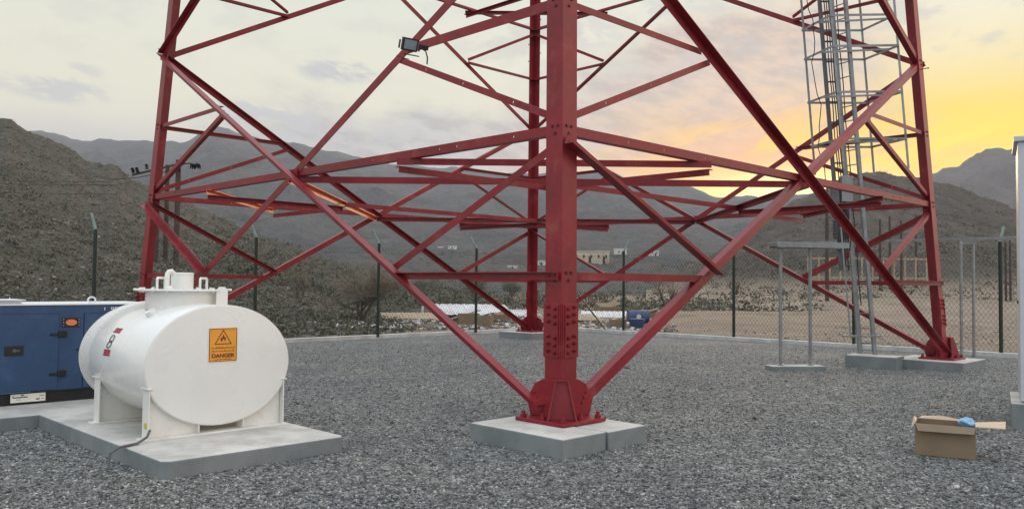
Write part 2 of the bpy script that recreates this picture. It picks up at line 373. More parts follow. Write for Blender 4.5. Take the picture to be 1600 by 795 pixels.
LIMB = []
def ridge(name, sil, D, foot, p, mat, amp, ns, px0, px1, nu, nv, zf=-.3, back=1.5, jag=.0, seed=0):
    """a range of hills: its crest line, its foot and a rough slope between them, with a far side"""
    P = np.zeros((nv, nu, 3)); nb = int(nv*.18)
    for i in range(nu):
        px = px0+(px1-px0)*i/(nu-1); r = (px-800)/FPX
        Dr = D(px) if callable(D) else D; Fo = foot(px) if callable(foot) else foot
        el = elev(px, interp(sil, px)); zr = EYE+el*Dr
        zr += jag*fbm(px*.02+seed, seed*2.0, 0, 5)
        for j in range(nv):
            if j < nv-nb:
                t = j/(nv-nb-1); Y = Fo*(Dr/Fo)**t; v = (Y-Fo)/(Dr-Fo)
                z = zf+(zr-zf)*v**p; w = amp*min(1, v*5)*(1-v**6)*(zr/ max(Dr, 1))/.15*max(.1, v)**.35
            else:
                t = (j-(nv-nb)+1)/nb; Y = Dr*(1+(back-1)*t); v = 1
                z = zr*(1-t)**1.3-2*t; w = amp*t
            X = r*Y
            z += w*(noise.ridged_multi_fractal((X*ns+seed, Y*ns, 0), .9, 2.1, 6, 1.0, 2.0)-1.1)
            P[j, i] = (X, Y, z)
    o = grid_mesh(name, P, mat)
    def H(px, Y):
        i = (px-px0)/(px1-px0)*(nu-1); i = int(min(max(i, 0), nu-1))
        return float(np.interp(Y, P[:nv-nb, i, 1], P[:nv-nb, i, 2]))
    return o, H

# flat ground: one sheet to the horizon, slightly rough outside the compound
naz, nr = 361, 150
P = np.zeros((nr, naz, 3)); rr = np.concatenate([[0.01], np.geomspace(2, 1400, nr-1)])
for j, r_ in enumerate(rr):
    for i in range(naz):
        a = 2*math.pi*i/(naz-1); x, y = r_*math.sin(a), r_*math.cos(a)
        out = max(y-(27.1+x), y-(30.5-x))
        w = min(1, max(0, out/3))
        z = -.05 + w*(.10*fbm(x*.35, y*.35, 0, 5)+.35*fbm(x*.05, y*.05, 3, 4)*min(1, out/12 if out > 0 else 0))-w*.02
        if r_ > 150: z -= (r_-150)*.003
        P[j, i] = (x, y, z)
ground = grid_mesh('ground', P, M['dirt'])

hillL, HL = ridge('left_hillside', [(-700, -60), (-300, 60), (5, 187), (30, 202), (60, 213), (90, 225), (140, 252), (175, 262), (200, 280), (230, 290), (280, 308), (330, 335), (420, 372), (520, 408), (640, 440), (800, 452)],
      lambda px: 120+max(0, px-200)*.12, lambda px: fence_y(px)+(2.2 if px < 500 else 2.2+(px-500)*.05), 1.15, M['hillL'], .8, .05, -700, 800, 340, 190, zf=-.12, jag=.8, seed=2)
hillR, HR = ridge('right_hillside', [(1010, 440), (1100, 405), (1180, 350), (1240, 314), (1290, 293), (1330, 277), (1350, 270), (1375, 268), (1400, 275), (1450, 279), (1480, 288), (1500, 292), (1530, 305), (1560, 315), (1600, 330), (1700, 345), (2100, 330), (2400, 380)],
      230, lambda px: 46, 1.25, M['hillR'], 4.2, .024, 1010, 2400, 320, 150, zf=-.25, jag=1.2, seed=5)
mount, HM = ridge('mountains', [(-900, 190), (-200, 200), (0, 215), (50, 204), (85, 207), (110, 219), (150, 216), (185, 222), (220, 217), (250, 222), (275, 224), (305, 212), (335, 198), (352, 201), (400, 216), (440, 221), (470, 226), (510, 237), (560, 246), (620, 257), (700, 262), (760, 268), (830, 271), (890, 270), (940, 271), (1000, 277), (1040, 284), (1085, 297), (1130, 306), (1200, 308), (1300, 300), (1400, 296), (1500, 300), (1700, 300), (2400, 280)],
      lambda px: 1500, 95, 1.5, M['mount'], 36, .0042, -900, 2400, 520, 170, zf=-.6, back=1.25, jag=7, seed=9)
mfar, _ = ridge('far_mountain', [(1250, 330), (1340, 318), (1400, 300), (1440, 283), (1460, 272), (1475, 263), (1500, 261), (1512, 252), (1530, 240), (1545, 236), (1575, 233), (1600, 226), (1660, 205), (1760, 190), (2000, 220), (2500, 250)],
      1300, 500, 1.1, M['mountfar'], 40, .006, 1250, 2500, 240, 90, zf=-3, back=1.15, jag=10, seed=13)
def groundz(px, Y):
    z = -.06
    if px < 800: z = max(z, HL(px, Y))
    if px > 1010: z = max(z, HR(px, Y))
    return max(z, HM(px, Y))

# gravelled compound
def sheet(name, pts, z, mat, div=None):
    mb = MB(); mb.add([(x, y, z) for x, y in pts], [tuple(range(len(pts)))]); o = mb.build(name, mat); o['kind'] = 'structure'; return o
def left_fence(x): return V((x, 27.1+x, 0))
def right_fence(x): return V((x, 30.5-x, 0))
CORN = V((1.7, 28.8, 0))
sheet('gravel_yard', [(CORN.x, CORN.y-.02), (-22, 5.1-.02), (-14, -9), (20, -9), (24, 6.5)], 0.0, M['gravel'])

# loose stones (uncountable)
def stones(name, N, mat, region, smin, smax, zfun, flat=.7):
    xs, ys = region(N); N = len(xs)
    base = np.array([(1, 0, 0), (-.4, .85, 0), (-.5, -.8, 0), (0.1, .1, .8), (0, 0, -.7), (.5, .75, .25), (.45, -.7, .15)])
    tri = np.array([(0, 5, 3), (5, 1, 3), (1, 2, 3), (2, 6, 3), (6, 0, 3), (5, 0, 4), (1, 5, 4), (2, 1, 4), (6, 2, 4), (0, 6, 4)])
    s = rng.uniform(0, 1, N)**1.8*(smax-smin)+smin
    A = rng.normal(size=(N, 3, 3)); Q, _r = np.linalg.qr(A)
    vs = base[None]*rng.uniform(.6, 1.25, (N, 7, 1))
    vs = np.einsum('nij,nkj->nki', Q, vs)*s[:, None, None]; vs[:, :, 2] *= flat
    vs[:, :, 0] += xs[:, None]; vs[:, :, 1] += ys[:, None]; vs[:, :, 2] += (zfun(xs, ys)+s*.25)[:, None]
    f = (tri[None]+np.arange(N)[:, None, None]*7).reshape(-1)
    me = bpy.data.meshes.new(name); me.vertices.add(N*7); me.vertices.foreach_set('co', vs.reshape(-1).astype(np.float32))
    me.loops.add(len(f)); me.loops.foreach_set('vertex_index', f.astype(np.int32)); n = len(f)//3
    me.polygons.add(n); me.polygons.foreach_set('loop_start', np.arange(0, len(f), 3, dtype=np.int32)); me.polygons.foreach_set('loop_total', np.full(n, 3, dtype=np.int32))
    me.update(calc_edges=True); me.materials.append(mat)
    o = bpy.data.objects.new(name, me); COL.objects.link(o); return o
PADS = []       # plan boxes kept clear of stones: centre, half sizes, in the 45 degree frame
def inpad(x, y):
    a = x*S2+y*S2; b = -x*S2+y*S2; m = np.zeros(len(x), bool)
    for (a0, a1, b0, b1) in PADS: m |= (a > a0) & (a < a1) & (b > b0) & (b < b1)
    return m
def ab(p): return (p.x*S2+p.y*S2, -p.x*S2+p.y*S2)

# ------------------------------------------------------------------ lattice tower
TC = V((.557, 16.567, 0)); S0, TAPER = 5.70, .056
Z0, Z1, Z2, Z25, Z3, Z35, Z4, Z5 = .18, 1.66, 3.218, 4.62, 6.04, 7.43, 8.88, 11.6
ZW = .155
tower = thing('lattice_tower', 'tall red painted steel lattice tower of bolted angle bars with four splayed legs', 'tower', TC)
SG = {'N': (1, -1), 'L': (-1, -1), 'F': (-1, 1), 'R': (1, 1)}
TH = -.7905
T1 = V((math.cos(TH), math.sin(TH), 0)); T2 = V((-math.sin(TH), math.cos(TH), 0))
def node(k, z):
    h = S0-TAPER*(z-.18); a, b = SG[k]
    return T1*(a*h)+T2*(b*h)+UP*z          # relative to the tower's base point
def slab(mb, A, B, n, w, h0, h1): pass
def bar(mb, A, B, u, w, t):
    """flat bar from A to B: width w along u (from the A-B line), thickness t across"""
    d = (B-A).normalized(); u = (u-d*u.dot(d)).normalized(); n = d.cross(u)
    mb.prism([A, A+u*w, A+u*w+n*t, A+n*t], B-A)
def angle(mb, A, B, fn, w, t, flip=1, holes=(), w2=None):
    """L section from A to B. fn = direction in which the standing flange points; the other flange lies across it, centred on the line"""
    d = (B-A).normalized(); fn = (fn-d*fn.dot(d)).normalized(); u = d.cross(fn).normalized()*flip; w2 = w2 or w
    a = A-u*w/2; L = (B-A).length
    hs = sorted(h*L for h in holes); cur = 0; hw = .011
    def seg(s0, s1, c0, c1):
        p = a+d*s0+u*c0; mb.prism([p, p+u*(c1-c0), p+u*(c1-c0)+fn*t, p+fn*t], d*(s1-s0))
    for h in hs:
        seg(cur, h-hw, 0, w); seg(h-hw, h+hw, 0, w/2-hw); seg(h-hw, h+hw, w/2+hw, w); cur = h+hw
    seg(cur, L, 0, w)
    p = a+fn*t; mb.prism([p, p+fn*(w2-t), p+fn*(w2-t)+u*t, p+u*t], B-A)
def hexbolt(mb, p, n, r=.014, h=.016, shaft=.0):
    mb.cyl(p, p+n*h, r, 6)
    if shaft: mb.cyl(p+n*h, p+n*(h+shaft), r*.55, 8)

LW = .235; LT = .022
FACES = [('L', 'N'), ('N', 'R'), ('R', 'F'), ('F', 'L')]
def face_normal(a, b):
    m = node(a, 3)+node(b, 3); m.z = 0; return m.normalized()
# legs
for k in 'NLFR':
    mb = MB()
    A, B = node(k, Z0+.03), node(k, 12.5)
    a, b = SG[k]; ua = T1*(-a); ub = T2*(-b)
    w = LW if k != 'F' else .22
    bar_pts = [A, A+ua*w, A+ua*w+ub*LT, A+(ua+ub)*LT, A+ub*w+ua*LT, A+ub*w]
    mb.prism(bar_pts, B-A)
    leg = mb.build('leg', M['red'], tower, bevel=.004)
    # bolts through the leg at each joint and a few step bolts
    bb = MB(); d = (B-A).normalized()
    for z in (Z1, Z2, Z25, Z3):
        P0 = node(k, z)
        for uu, nn in ((ua, -ub), (ub, -ua)):
            for s_, zz in ((.30, .035), (.62, .035), (.45, -.045)): hexbolt(bb, P0+uu*w*s_+d*zz, nn, .017, .014)
    for q in range(26):
        z = 5.9+q*.24 if k in 'LR' else 8+q*.24
        if z > 12.2: break
        nn, uu = (-ub, ua) if q % 2 else (-ua, ub)
        if k in 'LR' and (6.3 < z < 7.6): continue
        P0 = node(k, z)+uu*w*.5; bb.cyl(P0, P0+nn*.13, .009, 6); bb.cyl(P0+nn*.125, P0+nn*.14, .016, 6)
    bb.build('bolt', M['bolt'], leg)['kind'] = 'stuff'
    # splice above the base: cover plates with double bolt rows
    sp_ = MB(); sb = MB(); splb = []
    zs0, zs1 = (.82, 1.37)
    for uu, nn in ((ua, -ub), (ub, -ua)):
        for (q0, q1) in ((zs0, (zs0+zs1)/2-.006), ((zs0+zs1)/2+.006, zs1)) if False else ((zs0, zs1),):
            P0 = node(k, q0); P1 = node(k, q1)
            p = P0+nn*.001+uu*.012
            sp_.prism([p, p+uu*(w-.004), p+uu*(w-.004)+nn*.014, p+nn*.014], P1-P0)
        ins = P0+uu*.03-nn*(LT+.001)
        for q in range(7):
            for c in (.33, .72):
                zz = zs0+.05+(zs1-zs0-.1)*q/6+(.018 if c > .5 else 0)
                if q == 3: continue
                hexbolt(sb, node(k, zz)+uu*w*c+nn*.015, nn, .018, .02, .022)
                if k == 'N': splb.append(sb); sb = MB()
    # folded cover strip on the heel
    for uu, nn in ((ua, -ub), (ub, -ua)):
        P0 = node(k, zs0+.005); P1 = node(k, zs1-.01); p = P0+nn*.016+uu*.03
        sp_.prism([p, p+uu*.012, p+uu*.012+nn*.012, p+nn*.012], P1-P0)
    spl = sp_.build('splice_plate', M['red'], tower, bevel=.002); [q_.build('bolt', M['red'], spl) for q_ in splb]
    if k != 'N': sb.build('bolt', M['red'], spl)['kind'] = 'stuff'
    # base: plate, gussets, stiffener, anchor bolts
    C0 = node(k, Z0)+(ua+ub)*.09; C0.z = Z0
    bp = MB(); bp.box(C0+UP*.017, (.66, .66, .034), (T1, T2, UP)); base = bp.build('base_plate', M['red'], tower, bevel=.004)
    ab_ = MB()
    for i in (-1, 0, 1):
        for j in (-1, 0, 1):
            if i == 0 and j == 0: continue
            if abs(i)+abs(j) == 1 and False: continue
            p = C0+T1*(.27*i)+T2*(.27*j)+UP*.034
            ab_ = MB(); ab_.cyl(p, p+UP*.03, .033, 6); ab_.cyl(p+UP*.03, p+UP*.065, .02, 10); ab_.build('anchor_bolt', M['red'], base)
    H0 = node(k, Z0+.035)
    for uu, nn in ((ua, -ub), (ub, -ua)):
        g = MB(); o0 = H0+nn*.002
        lf = -.13; rt = .42
        prof = [(lf, 0), (rt, 0), (rt+.02, .16), (.33, .30), (.235, .40), (-.005, .40), (-.02, .2)]
        g.prism([o0+uu*x+UP*z for x, z in [(.0, .0), (.42, .0), (.47, .16), (.36, .33), (.24, .385), (.0, .385)]], nn*.016)
        for q in range(3): hexbolt(g, o0+uu*(.30+.03*q)+UP*(.14+.05*q)+nn*.016, nn, .016, .014)
        g.build('gusset_plate', M['red'], tower, bevel=.002)
    # tapered stiffener standing out from the heel
    st_ = MB(); out = -(ua+ub).normalized(); sid = (ua-ub).normalized()
    c = H0+out*.02
    st_.prism([c+sid*-.148+out*.045, c+sid*.148+out*.045, c+sid*.066+UP*.38+out*.004, c+sid*-.066+UP*.38+out*.004], out*.014)
    for sg in (-1, 1):
        st_.prism([c+sid*(.150*sg)+out*-.02, c+sid*(.150*sg)+out*.145, c+sid*(.066*sg)+UP*.395+out*.05, c+sid*(.066*sg)+UP*.395-out*.015], sid*(.014*-sg))
    st_.prism([c+sid*-.05+UP*.382-out*.01, c+sid*.05+UP*.382-out*.01, c+sid*.05+UP*.382+out*.05, c+sid*-.05+UP*.382+out*.05], UP*.012)
    st_.build('stiffener', M['red'], tower, bevel=.002)

def lerp(A, B, t): return A+(B-A)*t
def cross(A, B, C, D):
    a = B-A; c = D-C; w = C-A
    n = a.cross(c); t = w.cross(c).dot(n)/n.length_squared
    return A+a*t, t
def brace(name, A, B, fn, w, off, flip=1, holes=(), mat='red', t=.011, parent=tower, w2=None):
    mb = MB(); o = fn*off; angle(mb, A+o, B+o, fn if off >= 0 else -fn, w, t, flip, holes, w2)
    d = (B-A).normalized()
    n = fn if off >= 0 else -fn
    for P0, s in ((A, 1), (B, -1)):
        for q in (.05, .12):
            p = P0+d*(s*q)+o+n*t; hexbolt(mb, p, n, .013, .011)
    return mb.build(name, M[mat], parent)
MID2 = {}; MID4 = {}
for (a, b) in FACES:
    n = face_normal(a, b)
    A0, A3, B0, B3 = node(a, ZW), node(a, Z3), node(b, ZW), node(b, Z3)
    ui = (node(b, 1)-node(a, 1)).normalized()
    # a point moved inside the leg flange
    def leg(k, z, s): return node(k, z)+ui*s
    # outer diagonal a3 -> b0, inner diagonal b3 -> a0
    D1 = (leg(a, Z3, -.02), leg(b, ZW+.20, -.20)); D2 = (leg(b, Z3, .02), leg(a, ZW+.20, .20))
    D1 = (A3-ui*.02, lerp(B0, A3, .022)); D2 = (B3-ui*.0, lerp(A0, B3, .022))
    brace('diagonal_brace', D1[0], D1[1], n, .115, .019, 1, [.06*q for q in (3, 9)] if False else ())
    brace('diagonal_brace', D2[0], D2[1], n, .115, -(LT+.001), 1)
    X, tx = cross(A3, B0, B3, A0)
    z2 = node(a, Z2)
    X2 = (node(a, Z2)+node(b, Z2))/2; MID2[a+b] = MID2[b+a] = X2
    for k, s in ((a, 1), (b, -1)):
        K2 = node(k, Z2)+ui*(s*.12)
        brace('horizontal_brace', K2, X2-ui*(s*.01), n, .105, -(LT+.014), s, (.12, .3, .36, .62) if k != a else (.2, .33, .5, .75))
        lo, hi = ((B0, A3) if k == a else (A0, B3)), ((A0, B3) if k == b else (B0, A3))
        # diagonal whose low end is on this leg and the one whose high end is on this leg
        dl = (node(k, ZW), node(b if k == a else a, Z3)); dh = (node(k, Z3), node(b if k == a else a, ZW))
        def on(dg, z):
            t = (z-dg[0].z)/(dg[1].z-dg[0].z); return lerp(dg[0], dg[1], t)
        q1 = on(dl, Z1); q25 = on(dh, Z25)
        offk = .033 if k == b else -(LT+.014)
        brace('horizontal_brace', node(k, Z1)+ui*(s*.02), q1, n, .085, offk if True else 0, s)
        brace('redundant_brace', node(k, Z2-.12)+ui*(s*.02), on(dl, Z1+.10), n, .115 if k == a else .085, .033 if k == a else -(LT+.014), -s)
        brace('horizontal_brace', node(k, Z25)+ui*(s*.06), q25, n, .115 if a+b == 'LN' and k == 'N' else .075, -(LT+.014), -s)
        brace('redundant_brace', node(k, Z2+.10)+ui*(s*.06), on(dh, Z25-.10), n, .08, -(LT+.014), s, (.25, .55, .8))
    gp = MB()
    for sg in (1,):
        c = X+n*(-(LT+.0005)); gp.prism([c+ui*-.16+UP*-.07, c+ui*.16+UP*-.07, c+ui*.16+UP*.09, c+ui*-.16+UP*.09], n*.012)
    gp.build('gusset_plate', M['red'], tower)
    # upper panel
    X4 = (node(a, Z4)+node(b, Z4))/2; MID4[a+b] = MID4[b+a] = X4
    A5, B5 = node(a, Z5), node(b, Z5)
    for k, s, T in ((a, 1, B5), (b, -1, A5)):
        brace('diagonal_brace', node(k, Z3)+ui*(s*.08), T, n, .11, .019 if k == a else -(LT+.001), s)
        brace('horizontal_brace', node(k, Z4)+ui*(s*.06), X4, n, .09, -(LT+.014), s)
        m = lerp(node(k, Z3), X4, .5)
        brace('horizontal_brace', node(k, m.z), m, n, .075, -(LT+.014), s)
        brace('redundant_brace', node(k, Z4-.1), m+UP*.08, n, .075, -(LT+.014), s)
# plan bracing at the crossing level (as in the photo: short ties across the corners and long ties through the middle)
def plan(zM, MID, z):
    ncol = {}
    centre = {}
    for k, f1, f2 in (('N', 'LN', 'NR'), ('L', 'FL', 'LN'), ('F', 'RF', 'FL'), ('R', 'NR', 'RF')):
        a, b = MID[f1]-UP*.05, MID[f2]-UP*.05; c = node(k, z)-UP*.05
        q1, q2 = lerp(c, a, .5), lerp(c, b, .5); mid = (a+b)/2; centre[k] = mid
        inn = (mid-c); inn.z = 0; inn.normalize()
        q1 -= (a-b).normalized()*-.06; q2 -= (b-a).normalized()*-.06
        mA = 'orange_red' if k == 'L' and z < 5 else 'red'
        lab = 'orange tie between the two left faces' if mA != 'red' else None
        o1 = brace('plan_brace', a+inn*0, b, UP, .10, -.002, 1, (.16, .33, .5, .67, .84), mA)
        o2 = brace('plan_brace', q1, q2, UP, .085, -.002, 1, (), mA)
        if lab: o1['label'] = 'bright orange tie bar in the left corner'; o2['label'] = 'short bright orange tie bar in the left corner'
        brace('plan_brace', q1, mid, UP, .085, -.10 if z < 5 else -.1, 1)
        brace('plan_brace', q2, mid, UP, .085, -.10, -1)
    brace('plan_brace', centre['N'], centre['R'], UP, .09, -.016, 1)
    brace('plan_brace', centre['L'], centre['F'], UP, .09, -.016, 1)
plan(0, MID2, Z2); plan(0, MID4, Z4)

# plinths under the legs
def plinth(k, dx, dy, sx, sy, label, slot=False):
    c = node(k, 0)+TC; c.z = 0; c += T1*dx+T2*dy
    t = thing('concrete_plinth', label, 'concrete block', c, TH, 'concrete plinths under the tower legs')
    h = .178
    mb = MB()
    if slot:
        # a joint cut through the slab on the right, a dark gap
        x0, x1 = -sx/2, sx/2
        g = .16
        mb.box((0-(.0), -.0, h/2-.1), (.001, .001, .001)) if False else None
        mb.box((-.0, -(sy/2-(sy-.52)/2)+.0, h/2-.04), (sx, sy-.52, h+.08)) if False else None
        mb.box((0, -(sy-.64)/2-.0, h/2-.04) if False else (0, -sy/2+.615*.5, h/2-.04), (sx, .615, h+.08))
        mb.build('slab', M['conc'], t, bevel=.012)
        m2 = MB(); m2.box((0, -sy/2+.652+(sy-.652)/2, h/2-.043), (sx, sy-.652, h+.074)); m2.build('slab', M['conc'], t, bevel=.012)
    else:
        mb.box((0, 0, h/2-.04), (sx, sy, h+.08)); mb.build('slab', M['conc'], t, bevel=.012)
    a, b = ab(c); PADS.append((a-sy/2, a+sy/2, b-sx/2, b+sx/2))
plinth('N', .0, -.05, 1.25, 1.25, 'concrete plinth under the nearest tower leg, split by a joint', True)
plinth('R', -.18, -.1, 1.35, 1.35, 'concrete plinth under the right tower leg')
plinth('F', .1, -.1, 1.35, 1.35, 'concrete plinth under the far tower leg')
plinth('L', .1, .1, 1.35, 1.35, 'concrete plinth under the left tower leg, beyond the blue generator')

# floodlight on the tower
fp = at(640, 70, 8.9)
FL = thing('floodlight', 'small black floodlight clamped to the red tower bracing', 'floodlight', fp)
fx = V((.85, .5, 0)).normalized(); fz = V((.18, -.25, .95)).normalized(); fy = fz.cross(fx).normalized(); fx = fy.cross(fz)
hd = MB(); hd.box((0, 0, 0), (.175, .045, .135), (fx, fy, fz)); hd.box(fy*.035, (.13, .03, .10), (fx, fy, fz))
for q in range(7): hd.box(fy*.055+fx*(-.06+.02*q), (.004, .03, .11), (fx, fy, fz))
hd.build('housing', M['black'], FL, bevel=.005)
gl = MB(); gl.box(fy*-.027, (.14, .006, .10), (fx, fy, fz)); gl.build('lens', M['glass'], FL)
br = MB()
br.box(fx*.115-fz*.01, (.008, .04, .09), (fx, fy, fz)); br.box(fx*-.115-fz*.01, (.008, .04, .09), (fx, fy, fz)); br.box(-fz*.105+fx*.03, (.19, .04, .012), (fx, fy, fz))
br.box(V((.15, .0, -.03)), (.10, .045, .05), (fx, fy, fz))
br.build('bracket', M['black'], FL, bevel=.003)
cb = MB(); cb.tube([V((.10, .04, -.02)), V((.17, .03, -.06)), V((.19, .03, -.13)), V((.185, .05, -.2))], .008, 6)
cb.tube([V((-.14, 0, -.12)), V((-.08, .0, -.14)), V((0, .0, -.16))], .004, 5); cb.build('cable', M['cable'], FL)

# ------------------------------------------------------------------ pads for tank and generator
P0 = V((-2.74, 6.66, 0))
pad = thing('tank_pad', 'pale concrete pad under the white fuel tank', 'concrete pad', P0, R(45))
mb = MB(); H = .14
poly = [(0.06, 0), (1.70-.05, 0), (1.70, .05), (1.70, 3.20), (0, 3.20), (0, .06)]
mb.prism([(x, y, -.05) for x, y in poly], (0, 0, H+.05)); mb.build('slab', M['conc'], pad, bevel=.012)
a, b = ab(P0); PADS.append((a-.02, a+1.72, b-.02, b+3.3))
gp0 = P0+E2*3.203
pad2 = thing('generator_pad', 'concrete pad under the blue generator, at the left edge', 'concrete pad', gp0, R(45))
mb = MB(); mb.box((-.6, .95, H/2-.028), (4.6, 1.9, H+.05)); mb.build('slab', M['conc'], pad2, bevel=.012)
a, b = ab(gp0); PADS.append((a-3, a+1.75, b, b+1.95))

# ------------------------------------------------------------------ fuel tank
TK = V((-2.75, 7.97, H))
tank = thing('fuel_tank', 'white elliptical diesel tank on saddle legs with an orange danger sign', 'tank', TK, R(45))
TA, TB, TLn = .715, .563, 1.72; TZ = .78-H
def ell(a, b, n=96): return [(a*math.cos(2*math.pi*i/n), b*math.sin(2*math.pi*i/n)) for i in range(n)]
mb = MB()
rings = []
prof = [(-.0, .0), (0, .93), (.003, .985), (.012, 1.0), (TLn-.012, 1.0), (TLn-.003, .985), (TLn, .93)]
n = 96; vs = []; fs = []
for (y, k) in prof[1:]:
    for (x, z) in ell(TA-(1-k)*.3 if k < 1 else TA, TB-(1-k)*.3 if k < 1 else TB, n): vs.append((x, y, z+TZ))
m_ = len(prof)-1
for i in range(m_-1):
    for k in range(n): fs.append((i*n+k, i*n+(k+1) % n, (i+1)*n+(k+1) % n, (i+1)*n+k))
fs.append(tuple(range(n))[::-1]); fs.append(tuple((m_-1)*n+k for k in range(n)))
mb.add(vs, fs)
shell = mb.build('shell', M['white'], tank, smooth_=True)
for y_ in (.012, TLn-.012):
    mb = MB(); mb.tube([(TA*1.002*math.cos(2*math.pi*i/72), y_+.0, TZ+TB*1.002*math.sin(2*math.pi*i/72)) for i in range(73)], .0035, 5); mb.build('weld_seam', M['white'], shell, smooth_=True)
# saddles
def saddle(y):
    s = MB(); zb = 0
    w = .66
    s.box((0, y, .008), (1.44, .15, .016))
    # web between the uprights, cut to the ellipse
    th = .010; N_ = 24
    top = []
    for i in range(N_+1):
        x = -w+2*w*i/N_; q = 1-(x/TA)**2
        top.append((x, TZ-TB*math.sqrt(max(q, 0))+.004))
    def web(x0, x1, zbot, yy):
        xs = [x0+(x1-x0)*i/12 for i in range(13)]
        pt = [(x, yy, TZ-TB*math.sqrt(max(1-(x/TA)**2, 0))+.006) for x in xs]
        s.prism([(x0, yy, zbot)]+[(x1, yy, zbot)]+pt[::-1], (0, th, 0))
    web(-.655, -.20, .016, y-.005); web(.24, .655, .016, y-.005)
    for x in (-.20, .24): s.box((x, y, (.016+TZ-TB*math.sqrt(1-(x/TA)**2))/2+.006), (.010, .13, TZ-TB*math.sqrt(1-(x/TA)**2)-.016))
    for x in (-.665, .665):
        zt = TZ-TB*math.sqrt(1-(.66/TA)**2)+.02
        s.box((x, y, zt/2+.008), (.012, .14, zt)); s.box((x*1.0, y-.0, zt+.017), (.05, .17, .010))
    return s.build('saddle', M['whiteframe'], tank, bevel=.002)
saddle(.07); saddle(1.30)
# manway
mb = MB(); MC = (0.0, .89, 0); ztop = TZ+TB
mb.lathe([(.355, -.06), (.355, .125)], (0, .89, ztop), 48); nk = mb.build('manway_neck', M['white'], tank, smooth_=True)
mb = MB(); mb.lathe([(.44, .125), (.445, .128), (.445, .138), (.44, .141)], (0, .89, ztop), 48)
for q in range(16):
    a = 2*math.pi*q/16; mb.cyl((.40*math.cos(a), .89+.40*math.sin(a), ztop+.141), (.40*math.cos(a), .89+.40*math.sin(a), ztop+.158), .014, 6)
    mb.cyl((.40*math.cos(a), .89+.40*math.sin(a), ztop+.108), (.40*math.cos(a), .89+.40*math.sin(a), ztop+.126), .014, 6)
lid = mb.build('manway_lid', M['white'], tank, smooth_=True)
mb = MB(); mb.lathe([(.11, .14), (.11, .29), (.115, .292), (.115, .306), (.10, .312)], (.0, .91, ztop), 32); mb.build('filler_pipe', M['white'], lid, smooth_=True)
mb = MB(); mb.tube([(-.21, .78, ztop+.14), (-.21, .78, ztop+.26), (-.205, .78, ztop+.295), (-.19, .78, ztop+.318), (-.165, .79, ztop+.322), (-.14, .80, ztop+.305), (-.135, .80, ztop+.27)], .025, 10); mb.build('vent_pipe', M['white'], lid, smooth_=True)
for (x, y) in ((-.26, .80), (.26, .98)):
    mb = MB(); dx = E1
    mb.tube([(x-.06, y-.05, ztop+.14), (x-.06, y-.05, ztop+.24), (x-.05, y-.04, ztop+.255), (x+.05, y+.04, ztop+.255), (x+.06, y+.05, ztop+.24), (x+.06, y+.05, ztop+.14)], .013, 8)
    mb.build('lid_handle', M['white'], lid, smooth_=True)
mb = MB()
mb.cyl((-.22, .72, ztop+.141), (-.22, .72, ztop+.18), .04, 16, .03)
mb.cyl((.44, .87, ztop+.135), (.52, .87, ztop+.135), .012, 8); mb.cyl((-.44, .87, ztop+.135), (-.5, .87, ztop+.14), .012, 8)
mb.build('valve_stub', M['white'], lid, smooth_=True)
# lifting lug beside the neck and one on the side
mb = MB(); mb.prism([(.18, .505, ztop-.03), (.30, .505, ztop-.045), (.30, .505, ztop+.13), (.27, .505, ztop+.17), (.21, .505, ztop+.17), (.18, .505, ztop+.13)], (0, .014, 0)); mb.build('lifting_lug', M['white'], tank, bevel=.002)
mb = MB(); mb.cyl((-.40, .62, TZ+.44), (-.44, .62, TZ+.50), .05, 20); mb.build('plug', M['white'], tank, smooth_=True)
# danger sign on the near end
sx, sz, sw, sh = .012, .968-H, .30, .335
FX = V((1, 0, 0)); FZ = UP
sg = MB(); sg.box((sx, -.0015, sz), (sw, .003, sh)); sign = sg.build('danger_sign', M['signwh'], shell)
s1 = MB(); s1.box((sx, -.0042, sz), (sw-.018, .002, sh-.018)); s1.build('sign_face', M['signor'], sign) if False else None
o = MB(); o.box((sx, -.0042, sz), (sw-.020, .0018, sh-.020)); sf = o.build('sign_panel', M['signor'], tank)
sign.parent = tank; sf.name = 'sign_panel'
pr = MB(); yy = -.0062
w_, h_ = (sw-.03)/2, (sh-.03)/2
for (cx, cz, a, b) in ((0, h_, 2*w_, .005), (0, -h_, 2*w_, .005), (-w_, 0, .005, 2*h_-.006), (w_, 0, .005, 2*h_-.006)): pr.box((sx+cx, yy, sz+cz), (a, .0016, b))
tri = [(-.088, .0), (.088, .0), (0, .142)]
def inset(k): c = (0, .047); return [((x-c[0])*k+c[0], (z-c[1])*k+c[1]) for x, z in tri]
a_, b_ = inset(1.0), inset(.83)
for i in range(3):
    j = (i+1) % 3; pr.prism([(sx+p[0], yy, sz+.005+p[1]) for p in (a_[i], a_[j], b_[j], b_[i])], (0, .0016, 0))
fl = [(-.010, .026), (-.024, .034), (-.028, .052), (-.018, .066), (-.014, .056), (-.006, .074), (-.004, .096), (.008, .082), (.012, .066), (.018, .072), (.026, .054), (.024, .036), (.012, .026), (.014, .040), (.004, .054), (-.008, .042)]
pr.prism([(sx+x, yy, sz+.005+z) for x, z in fl], (0, .0016, 0))
